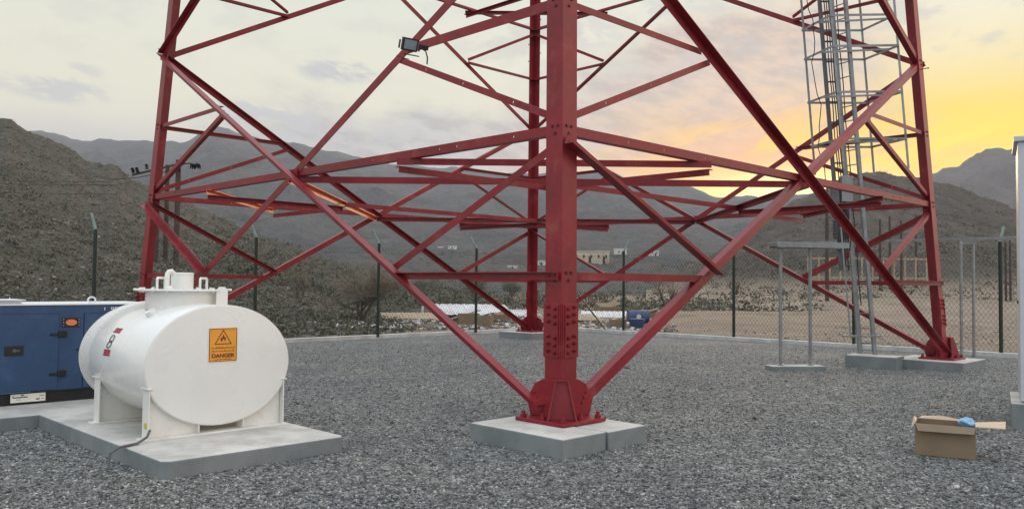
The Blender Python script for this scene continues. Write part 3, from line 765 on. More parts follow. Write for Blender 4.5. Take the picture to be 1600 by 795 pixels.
def squig(x0, x1, z, amp, th):
    x = x0; k = 0
    while x < x1:
        L = random.uniform(.018, .05); L = min(L, x1-x)
        pts = [(sx+x+L*i/5, yy, sz+z+amp*math.sin(i*1.5+k*2)*.5) for i in range(6)]
        for i in range(5):
            p, q = pts[i], pts[i+1]; pr.prism([(p[0], yy, p[2]), (q[0], yy, q[2]), (q[0], yy, q[2]+th), (p[0], yy, p[2]+th)], (0, .0015, 0))
        if random.random() < .7: pr.box((sx+x+L*.5, yy, sz+z+amp*1.4+th), (.005, .0015, .004))
        if random.random() < .5: pr.box((sx+x+L*.9, yy, sz+z+amp*.8+th), (.0035, .0015, amp*2))
        x += L+.005; k += 1
squig(-.115, .115, -.033, .006, .006); squig(-.115, .115, -.063, .006, .005)
squig(-.085, .085, -.140, .003, .005)
pm = pr.build('sign_print', M['signdk'], sf)
text_mesh('lettering', 'DANGER', .050, M['signdk'], sf, (sx, -.0066, sz-.118), V((1.12, 0, 0)), UP)
# small stickers on the tank's side
def side(theta, y, r=1.003):
    p = V((TA*math.cos(theta)*r, y, TZ+TB*math.sin(theta)*r)); nn = V((math.cos(theta)/TA, 0, math.sin(theta)/TB)).normalized(); return p, nn
for (th, y, w1, h1) in ((R(148), .95, .16, .055), (R(171), .95, .16, .06)):
    p, nn = side(th, y); tz = nn.cross(V((0, 1, 0))).normalized()
    s = MB(); s.box(p, (w1, h1, .003), (V((0, 1, 0)), tz, nn)); st2 = s.build('red_sticker', M['stred'], tank)
    s = MB()
    for q in (-1, 1): s.box(p+tz*(q*(h1/2-.007))+nn*.0022, (w1, .010, .002), (V((0, 1, 0)), tz, nn))
    for q in range(6): s.box(p+V((0, 1, 0))*(-.055+.022*q)+nn*.0022, (.010, .010, .002), (V((0, 1, 0)), tz, nn))
    s.build('sticker_print', M['ink'], st2)
p, nn = side(R(160), .95); tz = nn.cross(V((0, 1, 0))).normalized(); s = MB()
for q in (-1, 1):
    c = p+tz*(q*.030)+nn*.002; s.tube([c+(V((0, 1, 0))*math.cos(2*math.pi*i/20)*.045+tz*math.sin(2*math.pi*i/20)*.038) for i in range(21)], .004, 5)
s.build('ring_mark', M['ink'], tank)
# drain hose and yellow tag at the near left upright
mb = MB(); mb.tube([(-.66, -.012, .10), (-.70, -.05, .05), (-.80, -.10, .015), (-.98, -.16, .012), (-1.06, -.2, -.02), (-1.085, -.22, -.12)], .012, 8); mb.build('drain_hose', M['galvdark'], tank, smooth_=True)
mb = MB(); mb.box((-.6745, .06, .13), (.004, .05, .05)); mb.build('tag', M['yellow'], tank)

# ------------------------------------------------------------------ generator
G0 = V((-5.72, 9.4, H))
gen = thing('generator', 'blue canopied diesel generator on a black base, behind the white tank', 'generator', G0, R(45))
GX0, GX1, GD = -1.4, 1.72, 1.05
mb = MB(); mb.box(((GX0+GX1)/2, GD/2+.03, .07), (GX1-GX0-.06, GD-.06, .14)); mb.build('base_frame', M['black'], gen, bevel=.004)
mb = MB(); zt = 1.13
mb.box(((GX0+GX1)/2, GD/2, (.14+zt)/2), (GX1-GX0, GD, zt-.14)); mb.build('canopy', M['blue'], gen, bevel=.006)
mb = MB(); mb.box(((GX0+GX1)/2, GD/2, zt+.008), (GX1-GX0+.03, GD+.03, .016)); mb.build('roof_edge', M['whitecap'], gen, bevel=.003)
def door(x0, x1):
    z0, z1 = .155, 1.025
    d = MB(); d.box(((x0+x1)/2, -.008, (z0+z1)/2), (x1-x0, .016, z1-z0)); o = d.build('door', M['blue'], gen, bevel=.004)
    e = MB()
    for (cx, cz, a, b) in (((x0+x1)/2, z1+.004, x1-x0+.016, .007), ((x0+x1)/2, z0-.004, x1-x0+.016, .007), (x0-.004, (z0+z1)/2, .007, z1-z0), (x1+.004, (z0+z1)/2, .007, z1-z0)): e.box((cx, -.0015, cz), (a, .003, b))
    e.build('door_seal', M['blueedge'], o); return o
d1 = door(-.60, .59); d2 = door(.87, 1.66)
def hinge(x, z, par):
    h = MB(); h.box((x-.03, -.024, z), (.14, .016, .028)); h.cyl((x, -.03, z-.035), (x, -.03, z+.035), .016, 10); h.box((x+.055, -.008, z), (.06, .014, .075))
    for q in (-.08, -.04): h.cyl((x+q, -.032, z), (x+q, -.036, z), .011, 8)
    for q in (-1, 1): h.cyl((x+.06, -.016, z+q*.025), (x+.06, -.022, z+q*.025), .013, 8)
    h.build('hinge', M['black'], par, bevel=.002)
hinge(.60, .79, d1); hinge(.60, .33, d1)
h = MB(); h.box((.13, -.021, .62), (.19, .010, .11)); hp = h.build('handle', M['black'], d1, bevel=.003)
h = MB(); h.cyl((.13, -.026, .62), (.13, -.034, .62), .02, 16); h.box((.15, -.036, .62), (.07, .006, .018)); h.build('lock', M['galvdark'], hp)
h = MB(); h.box((.725, -.004, .925), (.20, .008, .11)); em = h.build('emblem_plate', M['black'], gen, bevel=.003)
h = MB()
vs = [(.725+.062*math.cos(2*math.pi*i/24), -.0085, .925+.036*math.sin(2*math.pi*i/24)) for i in range(24)]; h.prism(vs, (0, -.006, 0)); h.build('emblem', M['orange'], em)
h = MB(); [h.cyl((.725+x, -.008, .925+z), (.725+x, -.012, .925+z), .008, 8) for x in (-.085, .085) for z in (-.035, .0, .035)]; h.build('screw', M['galv'], em)
h = MB(); h.cyl((.80, -.0, .60), (.80, -.01, .60), .012, 10); h.build('latch', M['black'], gen)
# lifting eye and roof hatch
h = MB(); c = V((.965, .05, zt+.055)); h.tube([c+V((math.cos(2*math.pi*i/24)*.042, 0, math.sin(2*math.pi*i/24)*.036)) for i in range(25)], .011, 8); h.box((.965, .05, zt+.017), (.06, .05, .012)); h.build('lifting_eye', M['whitecap'], gen, smooth_=True)
h = MB(); h.box((-.28, .30, zt+.035), (1.0, .42, .036)); hh = h.build('roof_hatch', M['whitecap'], gen, bevel=.004)
h = MB(); h.box((-.28, .28, zt+.060), (1.06, .5, .010)); h.cyl((.10, .1, zt+.065), (.10, .1, zt+.09), .006, 6); h.build('hatch_lip', M['whitecap'], hh)
# info label and markings
h = MB(); h.box((.30, .0305, .075), (.36, .003, .095)); il = h.build('info_label', M['signwh'], gen); il.location.y = -.032-.0305+.03
il.location.y = -.003
h = MB()
h.box((.22, .0283, .085), (.15, .0012, .011)); h.box((.24, .0283, .108), (.03, .0012, .012)); h.box((.40, .0283, .055), (.04, .0012, .014)); h.box((.44, .0283, .09), (.05, .0012, .006)); h.box((.45, .0283, .055), (.025, .0012, .007)); h.box((.20, .0283, .06), (.05, .0012, .004)); h.box((.145, .0283, .095), (.008, .0012, .03))
h.build('label_print', M['ink'], il)['label'] = 'small black print on the white label'
h = MB()
x = 1.10
for k in range(7):
    h.box((1.19+k*.042, -.001, 1.085), (.034, .002, .030))
h.box((1.10, -.001, 1.08), (.010, .002, .035)); h.build('white_marking', M['whitecap'], gen)
h = MB()
for k in range(11): h.box((-.03+k*.033, -.001, .146), (.024, .002, .010))
h.build('pale_lettering', M['paleblue'], gen)
h = MB(); [h.box((1.19+k*.042, -.0026, 1.085), (.016, .0012, .014)) for k in range(7)]; h.build('marking_print', M['ink'], gen)

# ------------------------------------------------------------------ fence
fence_pts_L = [-1.1, -3.72, -6.35, -9.02, -11.7, -14.4, -17.1]
fence_pts_R = [3.6, 6.4, 8.85, 11.25, 13.9, 16.6, 19.3]
def post_tree(parent, p, outw, h=2.6, arm=True, r=.043):
    m = MB(); m.cyl(p, p+UP*h, r, 12); o = m.build('post', M['post'], parent, smooth_=True)
    if arm:
        m = MB(); m.cyl(p+UP*(h-.01), p+UP*(h+.36)+outw*.30, .032, 8); m.build('arm', M['postarm'], o, smooth_=True)
    return o
def run(name, label, f, xs, outw, dirv, start):
    T = thing(name, label, 'fence', start, 0)
    pts = [f(x)-start for x in xs]
    for p in pts: post_tree(T, p+UP*.05, outw)
    allp = [V((0, 0, 0))]+pts
    for i in range(len(allp)-1):
        A, B = allp[i], allp[i+1]; L = (B-A).length; d = (B-A)/L
        m = MB(); z0, z1, pit = .13, 2.52, .105; hh = z1-z0; sl = .72; w = hh*sl; off = outw*.03
        k = int((L+w)/pit)+1
        for s_ in (1, -1):
            for q in range(k):
                a = -w+q*pit if s_ > 0 else q*pit
                # wire from (a,z0) to (a+s*w,z1), clipped to 0..L
                x0, x1 = a, a+s_*w; zz0, zz1 = z0, z1
                def cl(xa, za, xb, zb):
                    t0, t1 = 0, 1; dx = xb-xa
                    if dx > 0: t0 = max(t0, (0-xa)/dx); t1 = min(t1, (L-xa)/dx)
                    else: t0 = max(t0, (L-xa)/dx); t1 = min(t1, (0-xa)/dx)
                    return t0, t1
                t0, t1 = cl(x0, z0, x1, z1)
                if t1-t0 < .01: continue
                pa = A+d*(x0+(x1-x0)*t0)+UP*(z0+hh*t0)+off; pb = A+d*(x0+(x1-x0)*t1)+UP*(z0+hh*t1)+off
                m.cyl(pa, pb, .0030, 3, caps=False)
        for zz in (z0, z1, (z0+z1)/2): m.cyl(A+UP*zz+off, B+UP*zz+off, .0035, 4)
        pn = m.build('mesh_panel', M['wire'], T)
    return T
oL = V((-S2, S2, 0)); oR = V((S2, S2, 0))
FL_ = run('chain_link_fence', 'dark green chain link fence along the back left of the yard', left_fence, fence_pts_L, oL, None, CORN)
FR_ = run('chain_link_fence', 'dark green chain link fence along the back right of the yard', right_fence, fence_pts_R, oR, None, CORN)
post_tree(FR_, V((0, 0, .05)), V((0, 1, 0)), 2.7, True, .045)
for T, dv in ((FL_, V((-S2, -S2, 0))), (FR_, V((S2, -S2, 0)))):
    m = MB(); m.cyl(dv*.03+UP*1.95, dv*1.95+UP*.10, .026, 8); m.build('strut', M['post'], T, smooth_=True)
for (A, B, lab) in ((CORN+V((-.1, .1, 0)), left_fence(-20.5), 'pale concrete kerb under the left fence'), (CORN+V((.25, -.25, 0)), right_fence(21), 'pale concrete kerb under the right fence')):
    d = (B-A).normalized(); n = V((-d.y, d.x, 0)); t = thing('fence_kerb', lab, 'kerb', A, 0, 'kerbs under the fence')
    m = MB(); L = (B-A).length
    k = 0; q = 0
    m.box(d*(L/2)+UP*.02, (L, .20, .17), (d, n, UP)); m.build('kerb', M['kerb'], t, bevel=.01)

# ------------------------------------------------------------------ access ladder and cable ladder
lb = gnd(1359, 556, .2); LN = V((-.070, .02, 1))      # lean per metre
LB = V((lb.x, lb.y, 0))
def lp(x, y, z): return V((x, y, 0))+LN*z          # local
pl = thing('concrete_plinth', 'small concrete plinth under the galvanised caged ladder', 'concrete block', (LB.x-.0, LB.y-.22, 0), R(-38))
m = MB(); m.box((0, 0, .10), (.95, .62, .27)); m.build('slab', M['conc'], pl, bevel=.012)
a, b = ab(LB); PADS.append((a-.5, a+.5, b-.5, b+.5))
lad = thing('caged_ladder', 'galvanised caged access ladder rising inside the tower by its right leg', 'ladder', LB)
u1 = V((.35, -.55, 0)).normalized(); u2 = V((u1.y*-1, u1.x, 0)) # ladder seen nearly edge on
ZT = 9.5
rails = [V((.06, -.10, 0)), V((-.10, .22, 0))]
for rr_ in rails:
    m = MB(); A = lp(rr_.x, rr_.y, .22); B = lp(rr_.x, rr_.y, ZT); bar(m, A, B, V((1, 0, 0)), .065, .014); bar(m, A+V((0, .014, 0)), B+V((0, .014, 0)), V((0, 1, 0)), .04, .012)
    m.build('rail', M['galv'], lad)
for q in range(int((ZT-.5)/.3)):
    z = .45+.3*q; m = MB(); m.cyl(lp(rails[0].x, rails[0].y, z)+V((.03, 0, 0)), lp(rails[1].x, rails[1].y, z)+V((.03, 0, 0)), .011, 6); m.build('rung', M['galv'], lad)
# rectangular hoops and cage straps, starting about 3.5 m up
hp_ = [V((-.40, -.45, 0)), V((.86, -.55, 0)), V((.62, .50, 0)), V((-.62, .55, 0))]
zh = [4.47, 5.40, 6.32, 6.94, 7.8, 8.7]
for z in zh:
    m = MB(); c = [lp(p.x, p.y, z) for p in hp_]
    for i in range(4): bar(m, c[i], c[(i+1) % 4], UP, .045, .010)
    bar(m, c[0]+(c[3]-c[0])*.45, c[1]+(c[2]-c[1])*.25, UP, .04, .010)
    m.build('cage_hoop', M['galv'], lad)
for p in (hp_[3]*.98, hp_[1]*.97, hp_[2]*.97, hp_[0]*.98):
    m = MB(); bar(m, lp(p.x, p.y, 3.9), lp(p.x, p.y, ZT), V((1, 0, 0)), .045, .008); m.build('cage_strap', M['galv'], lad)
# cable ladder with dark cables beside it
CB_ = V((LB.x-.28, LB.y+.15, 0))
cab = thing('cable_ladder', 'dark steel cable ladder with black cables and a grey box, left of the caged ladder', 'cable ladder', CB_)
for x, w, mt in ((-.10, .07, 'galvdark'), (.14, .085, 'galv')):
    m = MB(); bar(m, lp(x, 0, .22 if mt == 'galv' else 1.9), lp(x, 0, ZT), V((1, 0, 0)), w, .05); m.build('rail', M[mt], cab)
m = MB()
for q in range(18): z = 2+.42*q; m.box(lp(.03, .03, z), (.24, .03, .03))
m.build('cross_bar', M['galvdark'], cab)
for k, (x, y, zb) in enumerate(((-.0, -.05, 2.0), (.05, -.05, 1.9), (.09, -.06, 2.3), (.26, -.02, 1.2))):
    m = MB(); m.tube([lp(x+.008*math.sin(q*1.3+k), y, zb+(ZT-zb)*q/24) for q in range(25)], .011, 6); m.build('cable', M['cable'], cab)
m = MB(); pts = [lp(-.30+.05*math.sin(q*.9)+.02*math.sin(q*2.3), -.05, 3.3+.22*q) for q in range(28)]; m.tube(pts, .009, 6); m.build('loose_cable', M['cable'], cab)
m = MB(); m.box(lp(.10, -.14, 3.55), (.22, .14, .52)); m.build('junction_box', M['galv'], cab, bevel=.006)
m = MB(); m.box(lp(-.13, -.12, 3.45), (.13, .12, .55)); m.build('junction_box', M['galvdark'], cab, bevel=.006)
# cables sagging down from the boxes
m = MB()
for k in range(6):
    m.tube([lp(-.02+.03*k, -.12, 3.2), lp(.0+.02*k, -.16, 2.9), lp(-.12+.05*k, -.12, 2.6), lp(-.16+.05*k, -.1, 2.3)], .010, 6)
m.build('cable', M['cable'], cab)
# thin earthing rod in front and a bracket near the ground
er = thing('earth_strip', 'thin galvanised earthing strip hanging left of the caged ladder foot', 'metal strip', (LB.x-.55, LB.y-.1, 0))
m = MB(); bar(m, V((.12, 0, .55)), V((-.10, 0, 3.1)), V((1, 0, 0)), .03, .01); m.build('strip', M['galv'], er)
m = MB(); m.box((.35, 0, .60), (.75, .06, .04)); m.build('bracket', M['galv'], er)

# ------------------------------------------------------------------ cable supports
def portal(name, label, c, rz, w, h, pw, top=None, foot=True):
    t = thing(name, label, 'support frame', c, rz, 'cable tray support frames')
    for sx_ in (-w/2, w/2):
        m = MB(); m.cyl((sx_, 0, .06), (sx_, 0, h), .033, 12); m.cyl((sx_, 0, .06), (sx_, 0, .10), .06, 12); m.build('post', M['galv'], t, smooth_=True)
    m = MB()
    if top: m.box((top[1], 0, h+.035), (top[0], .34, .07)); m.box((top[1], -.17, h+.03), (top[0], .012, .11)); m.box((top[1], .17, h+.03), (top[0], .012, .11))
    else: m.box((0, 0, h), (w+.1, .06, .08))
    m.build('top_tray', M['galv'], t, bevel=.003)
    if foot:
        m = MB(); m.prism([(-w/2-.24, -.17, -.02), (w/2+.24, -.17, -.02), (w/2+.24, .17, -.02), (-w/2-.24, .17, -.02)], (0, 0, .10)); m.build('foot_slab', M['conc'], t, bevel=.015)
    return t
p1 = gnd(1243, 573, .05); portal('support_frame', 'grey two-post frame with a flat tray top, left of the caged ladder', (p1.x, p1.y, 0), R(8), .60, 2.33, .07, (1.45, .28))
a, b = ab(V((p1.x, p1.y, 0))); PADS.append((a-.4, a+.4, b-.4, b+.4))
trA = V((7.6, 20.58, 2.66)); trB = V((11.6, 17.15, 2.66))
p2 = V((10.05, 18.45, 0)); portal('support_frame', 'slim grey two-post frame carrying the cable tray behind the right leg', (p2.x, p2.y, 0), R(8), .30, 2.58, .05, None, False)
tr = thing('cable_tray', 'long thin galvanised cable tray running along the right fence', 'cable tray', trA)
d = (trB-trA); L = d.length; dn = d.normalized(); nn = V((-dn.y, dn.x, 0))
for s_ in (-1, 1):
    m = MB(); m.box(d/2+nn*(.12*s_), (L, .012, .06), (dn, nn, UP)); m.build('side_rail', M['galv'], tr)
m = MB()
for q in range(int(L/.25)): m.box(dn*(.12+q*.25)+UP*-.0, (.04, .228, .02), (dn, nn, UP))
m.build('rung', M['galv'], tr)

# ------------------------------------------------------------------ cabinet at the right edge
cp = gnd(1575, 668); cpx = V((cp.x, cp.y, 0))
cabn = thing('equipment_cabinet', 'tall light grey equipment cabinet on a concrete block, cut by the right edge', 'cabinet', (cp.x+.885, cp.y+.22, 0), R(-30))
m = MB(); m.box((0, 0, .10), (1.25, 1.25, .36)); m.build('concrete_block', M['conc'], cabn, bevel=.015)
m = MB(); m.box((.03, .0, 1.78), (1.12, 1.12, 2.96)); m.build('housing', M['cabinet'], cabn, bevel=.01)
m = MB(); m.box((.03, 0, 3.29), (1.2, 1.2, .06)); m.build('roof_lid', M['cabinet'], cabn, bevel=.008)
m = MB(); m.box((.06, -.567, 1.75), (.92, .014, 2.6)); dr = m.build('door', M['cabinet'], cabn, bevel=.004)
m = MB(); m.box((-.34, -.585, 1.55), (.03, .022, .16)); m.build('handle', M['black'], dr, bevel=.003)
m = MB(); m.cyl((-.534, -.3, 1.42), (-.55, -.3, 1.42), .02, 10); m.build('latch', M['black'], cabn)
a, b = ab(V((cp.x+.79, cp.y+.22, 0))); PADS.append((a-.8, a+.8, b-.8, b+.8))

# ------------------------------------------------------------------ cardboard box
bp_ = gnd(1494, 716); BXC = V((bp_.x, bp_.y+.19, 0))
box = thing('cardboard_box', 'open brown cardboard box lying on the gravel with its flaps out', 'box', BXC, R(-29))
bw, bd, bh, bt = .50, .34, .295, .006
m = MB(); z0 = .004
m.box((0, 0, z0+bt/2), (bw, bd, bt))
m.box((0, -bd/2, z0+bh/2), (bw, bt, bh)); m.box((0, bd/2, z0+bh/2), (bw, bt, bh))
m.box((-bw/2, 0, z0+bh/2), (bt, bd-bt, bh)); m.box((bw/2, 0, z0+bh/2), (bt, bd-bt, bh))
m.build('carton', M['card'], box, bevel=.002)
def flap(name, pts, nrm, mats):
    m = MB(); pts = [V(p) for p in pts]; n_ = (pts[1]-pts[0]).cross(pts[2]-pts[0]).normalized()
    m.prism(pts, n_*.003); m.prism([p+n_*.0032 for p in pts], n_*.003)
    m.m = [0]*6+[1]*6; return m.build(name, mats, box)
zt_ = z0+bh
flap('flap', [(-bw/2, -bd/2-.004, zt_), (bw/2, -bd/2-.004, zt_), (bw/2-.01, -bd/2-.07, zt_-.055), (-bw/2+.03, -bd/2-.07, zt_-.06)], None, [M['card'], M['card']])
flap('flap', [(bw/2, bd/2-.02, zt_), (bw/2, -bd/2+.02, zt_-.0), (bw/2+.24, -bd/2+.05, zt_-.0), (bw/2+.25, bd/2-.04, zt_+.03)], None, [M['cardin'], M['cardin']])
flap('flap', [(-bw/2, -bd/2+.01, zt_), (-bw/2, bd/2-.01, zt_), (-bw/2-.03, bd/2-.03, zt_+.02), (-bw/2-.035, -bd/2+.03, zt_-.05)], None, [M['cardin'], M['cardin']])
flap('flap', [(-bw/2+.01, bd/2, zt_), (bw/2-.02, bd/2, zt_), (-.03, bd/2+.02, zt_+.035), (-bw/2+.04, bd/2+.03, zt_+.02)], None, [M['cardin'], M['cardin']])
bag = MB()
bg = bmesh.new(); bmesh.ops.create_icosphere(bg, subdivisions=3, radius=.07)
for v in bg.verts: v.co *= 1+.35*noise.noise(v.co*18); v.co.x *= 1.1; v.co.z *= .75
me = bpy.data.meshes.new('plastic_bag'); bg.to_mesh(me); bg.free(); me.materials.append(M['paleblue'])
bo = bpy.data.objects.new('plastic_bag', me); COL.objects.link(bo); bo.location = BXC+V((.19, -.04, .305)); tag(bo, 'crumpled pale blue plastic bag poking out of the cardboard box', 'plastic bag')

# small things lying on the gravel
def pebble(px, py, s, mat, label, nm='stone'):
    g = bmesh.new(); bmesh.ops.create_icosphere(g, subdivisions=2, radius=s)
    for v in g.verts: v.co *= 1+.4*noise.noise(v.co*30); v.co.z *= .6
    me = bpy.data.meshes.new(nm); g.to_mesh(me); g.free(); me.materials.append(mat); o = bpy.data.objects.new(nm, me); COL.objects.link(o)
    p = gnd(px, py); o.location = (p.x, p.y, s*.4); return tag(o, label, 'stone')
pebble(980, 575, .06, M['rock'], 'lone brown stone on the gravel right of the near leg')
w0 = gnd(1295, 633)
m = MB(); m.tube([w0+V((-.10, .02, .025)), w0+V((0, .0, .03)), w0+V((.1, -.03, .025)), w0+V((.17, -.07, .02))], .005, 5); o = m.build('wire_offcut', M['sheet']); tag(o, 'short pale wire offcut lying on the gravel', 'wire')

# ------------------------------------------------------------------ utility poles at the left
def upole(label, px, ytop, Y, r=.13, gname='timber utility poles beyond the fence', nm='utility_pole', cat='utility pole'):
    p = at(px, ytop, Y); t = thing(nm, label, cat, (p.x, p.y, -.3), 0, gname)
    m = MB(); m.cyl((0, 0, 0), (0, 0, p.z+.3), r*1.15, 12, r*.85); m.build('pole', M['wood'], t, smooth_=True); return t, p.z+.3
t1, h1 = upole('left timber pole of the three beside the left tower leg', 247, 262, 44)
t2, h2 = upole('middle timber pole of the three beside the left tower leg', 262, 258, 45)
t3, h3 = upole('right timber pole of the three, carrying the crossarm insulators', 279, 250, 44, .15)
m = MB(); m.box((-.98, -.15, h3-.50), (2.85, .09, .10), (V((.97, 0, .24)), V((0, 1, 0)), V((-.24, 0, .97)))); ca = m.build('crossarm', M['wood'], t3)
def insul(mb, x, z, tilt=0, n=5, s=1):
    d = V((math.sin(tilt), 0, math.cos(tilt))); p = V((x, -.25, z))
    for q in range(n): mb.cyl(p+d*(.085*q*s), p+d*(.085*q*s+.045*s), .12*s, 12, .06*s)
for x, z, tl in ((-2.25, h3-.72, -.35), (-2.02, h3-.70, -.35), (-1.55, h3-.52, -.15), (-1.0, h3-.22, -.35), (.12, h3-.62, .1)):
    m = MB(); insul(m, x, z, tl, 4, .85); m.build('insulator', M['insul'], ca)
for x, z in ((.74, h3-.36), (1.02, h3-.33)):
    m = MB()
    for q in range(3): m.cyl((x+.075*q, -.25+.05*q, z-.01*q), (x+.075*q+.035, -.23+.05*q, z-.005*q), .17, 16, .10)
    m.build('insulator', M['insul'], ca)
m = MB(); m.tube([V((.0, -.1, h3-.45)), V((.35, -.15, h3-.22)), V((.7, -.2, h3-.2)), V((1.25, -.2, h3-.35))], .035, 6)
m.tube([V((-.2, -.1, h3-.55)), V((-2, -.1, h3-.95)), V((-3.6, -.1, h3-1.1))], .02, 6); m.build('jumper_wire', M['cable'], t3)
m = MB()
for dz, dy in ((-.9, 0), (-1.0, .6), (-1.5, .3)):
    pts = []
    for q in range(21):
        s_ = q/20; pts.append(V((-3.4-s_*40, dy-s_*10, h3+dz-.3-2.2*4*s_*(1-s_)*.3+s_*1.2)))
    m.tube(pts, .012, 4)
m.build('power_line', M['cable'], t3)

# poles and timber frame at the right
for k, (px, yt, Y, lab) in enumerate(((1375, 343, 66, 'leftmost'), (1390, 338, 68, 'second from left'), (1408, 345, 66, 'third from left'), (1431, 336, 69, 'rightmost'))):
    t, h = upole('thin brown timber post, %s of the row before the right hill' % lab, px, yt, Y, .10, 'thin timber posts before the right hill', 'timber_post', 'post')
for k, (px, yt, Y, lab) in enumerate(((1564, 372, 60, 'tallest post of the'), (1571, 378, 61, 'middle post of the'), (1578, 376, 62, 'right-hand post of the'))):
    t, h = upole('slim pale post, %s cluster by the right edge' % lab, px, yt, Y, .08, 'slim posts by the right edge', 'timber_post', 'post')
t, h = upole('dark steel pole with hanging insulators behind the right cable frame', 1292, 328, 60, .13, None)
for q in range(3):
    m = MB()
    for j in range(6):
        c = V((.5+.40*q, -.05, h-.9-.22*j-.1*q)); m.cyl(c, c+V((.11, 0, .12)), .16, 10)
    m.build('insulator', M['black'], t)
fr0 = at(1262, 437, 67); fr1 = at(1447, 437, 67)
tf = thing('rail_fence', 'low pale timber rail fence on the sandy lot behind the right leg', 'fence', (fr0.x, fr0.y, 0))
Lf = fr1.x-fr0.x; zt2 = at(1350, 404, 67).z; zb2 = at(1350, 434, 67).z
m = MB(); m.box((Lf/2, 0, zt2), (Lf, .1, .12)); m.box((Lf/2, 0, zb2), (Lf, .1, .12)); m.build('rail', M['paleslat'], tf)
for q in range(12):
    x = Lf*q/11; m = MB(); zz = zt2+random.uniform(-.02, .12); m.box((x, -.09, (zz+zb2)/2-.2), (.11, .08, zz-zb2+.5)); m.build('slat_post', M['paleslat'], tf)

# ------------------------------------------------------------------ bare trees and bushes
def bare_tree(label, px, Y, h, w, dens=1.0, seed=1, trunk=.12, nm='thorn_tree', flat=.45, leaf=0, zb=None):
    rs = random.Random(seed)
    x = (px-800)/FPX*Y; zg = groundz(px, Y) if zb is None else zb
    t = thing(nm, label, 'tree', (x, Y, zg-.05))
    tb = MB(); cr = MB()
    def branch(p, d, L, r, lvl):
        n = 5; pts = [p]; q = p.copy(); dd = d.copy()
        for i in range(n):
            dd = (dd+V((rs.uniform(-.25, .25), rs.uniform(-.25, .25), rs.uniform(-.08, .14)))).normalized()
            q = q+dd*(L/n); pts.append(q)
        mb = tb if lvl < 2 else cr
        mb.tube(pts, r, 6 if lvl < 2 else 3, rs=[r*(1-.55*i/n) for i in range(n+1)])
        if lvl >= 4: return
        kids = int((3, 4, 5, 6)[lvl]*dens+rs.random())
        for k in range(kids):
            i = rs.randint(2, n); a = rs.uniform(0, 2*math.pi)
            nd = (dd*.7+V((math.cos(a)*w/h*.9, math.sin(a)*w/h*.9, rs.uniform(-.15, .45)))).normalized()
            if lvl >= 2: nd = (dd*.6+V((rs.uniform(-1, 1), rs.uniform(-1, 1), rs.uniform(-.35, .45)))).normalized()
            branch(pts[i], nd, L*rs.uniform(.5, .85), r*.5, lvl+1)
    nst = rs.randint(3, 4)
    for s in range(nst):
        a = 2*math.pi*s/nst+rs.random(); branch(V((0, 0, 0)), V((math.cos(a)*.55, math.sin(a)*.55, 1)).normalized(), h*.42, trunk, 0)
    tb.build('trunk', M['bark'], t, smooth_=True); 
    if leaf:
        base = list(cr.v)
        for k in range(leaf):
            p = V(rs.choice(base))+V((rs.gauss(0, .12), rs.gauss(0, .12), rs.gauss(0, .1)))
            a = V((rs.uniform(-1, 1), rs.uniform(-1, 1), rs.uniform(-1, 1))).normalized()*.06; b_ = a.orthogonal().normalized()*.03
            cr.add([p-a, p+b_, p+a, p-b_], [(0, 1, 2, 3)])
    cr.build('crown', M['twig'] if not leaf else M['leaf'], t); return t
bare_tree('wide bare thorn tree with a blue rag caught in it, beyond the left fence', 565, 34, 3.1, 6.2, 1.5, 4, .085)
bare_tree('leafless grey bush beyond the fence left of the thorn tree', 470, 40, 2.0, 2.2, .9, 8, .05, 'dry_bush')
bare_tree('leafless bush standing behind the blue drum', 1040, 60, 3.6, 3.0, .95, 12, .08, 'dry_bush')
bare_tree('small leafless bush on the sandy lot right of the long near brace', 1150, 75, 2.6, 2.6, .8, 15, .06, 'dry_bush')
bare_tree('low thorny bush between the two left fence posts', 660, 62, 2.5, 3.2, .9, 19, .05, 'dry_bush', leaf=700)
bare_tree('green tinged bush behind the white sheets', 745, 70, 2.4, 3.4, .9, 22, .05, 'dry_bush', leaf=1200)
bare_tree('green tinged bush on the slope above the far tower leg', 800, 85, 2.6, 3.4, .9, 25, .05, 'dry_bush', leaf=1200)
rg = at(566, 468, 34.6)
m = MB(); bx = [(-.5, 0, -.08), (-.25, .05, -.02), (0, -.05, -.10), (.12, .02, .08), (.30, 0, .20), (.22, .05, .02), (.02, .02, -.2), (-.3, -.02, -.16)]
m.prism([V(p) for p in bx], V((.02, .03, 0))); o = m.build('plastic_rag', simple('blue_rag', (.10, .22, .36), .6)); o.location = rg; tag(o, 'torn blue plastic rag caught in the bare thorn tree', 'rag')

# ------------------------------------------------------------------ dumped material beyond the fence
def sheetpile(label, px, py, w, d_, rz, n=4, mat='sheet', nm='metal_sheet'):
    p = gnd(px, py, -.05); t = thing(nm, label, 'sheets', (p.x, p.y, -.05), rz)
    for k in range(n):
        m = MB(); N_ = 26; vs = []; fs = []
        ox, oy, oz = random.uniform(-.2, .2), random.uniform(-.2, .2), .03+.05*k
        for i in range(N_+1):
            x = -w/2+w*i/N_; z = .02*math.sin(i*2.4)
            vs += [V((x+ox, -d_/2+oy, oz+z)), V((x+ox, d_/2+oy, oz+z+.18+.05*k))]
        m.add(vs, [(2*i, 2*i+2, 2*i+3, 2*i+1) for i in range(N_)]); o = m.build('sheet', M[mat], t)
        sm = o.modifiers.new('thick', 'SOLIDIFY'); sm.thickness = .006
    return t
sheetpile('stack of dusty white corrugated sheets beyond the left fence', 735, 497, 3.4, 3.2, R(8), 5)
sheetpile('flat pale sheets lying right of the far tower leg', 955, 497, 2.6, 2.0, R(-6), 2)
sheetpile('pale flat boards dumped right of the thorn tree', 640, 500, 2.2, 1.0, R(15), 2, 'paleslat', 'board_pile')
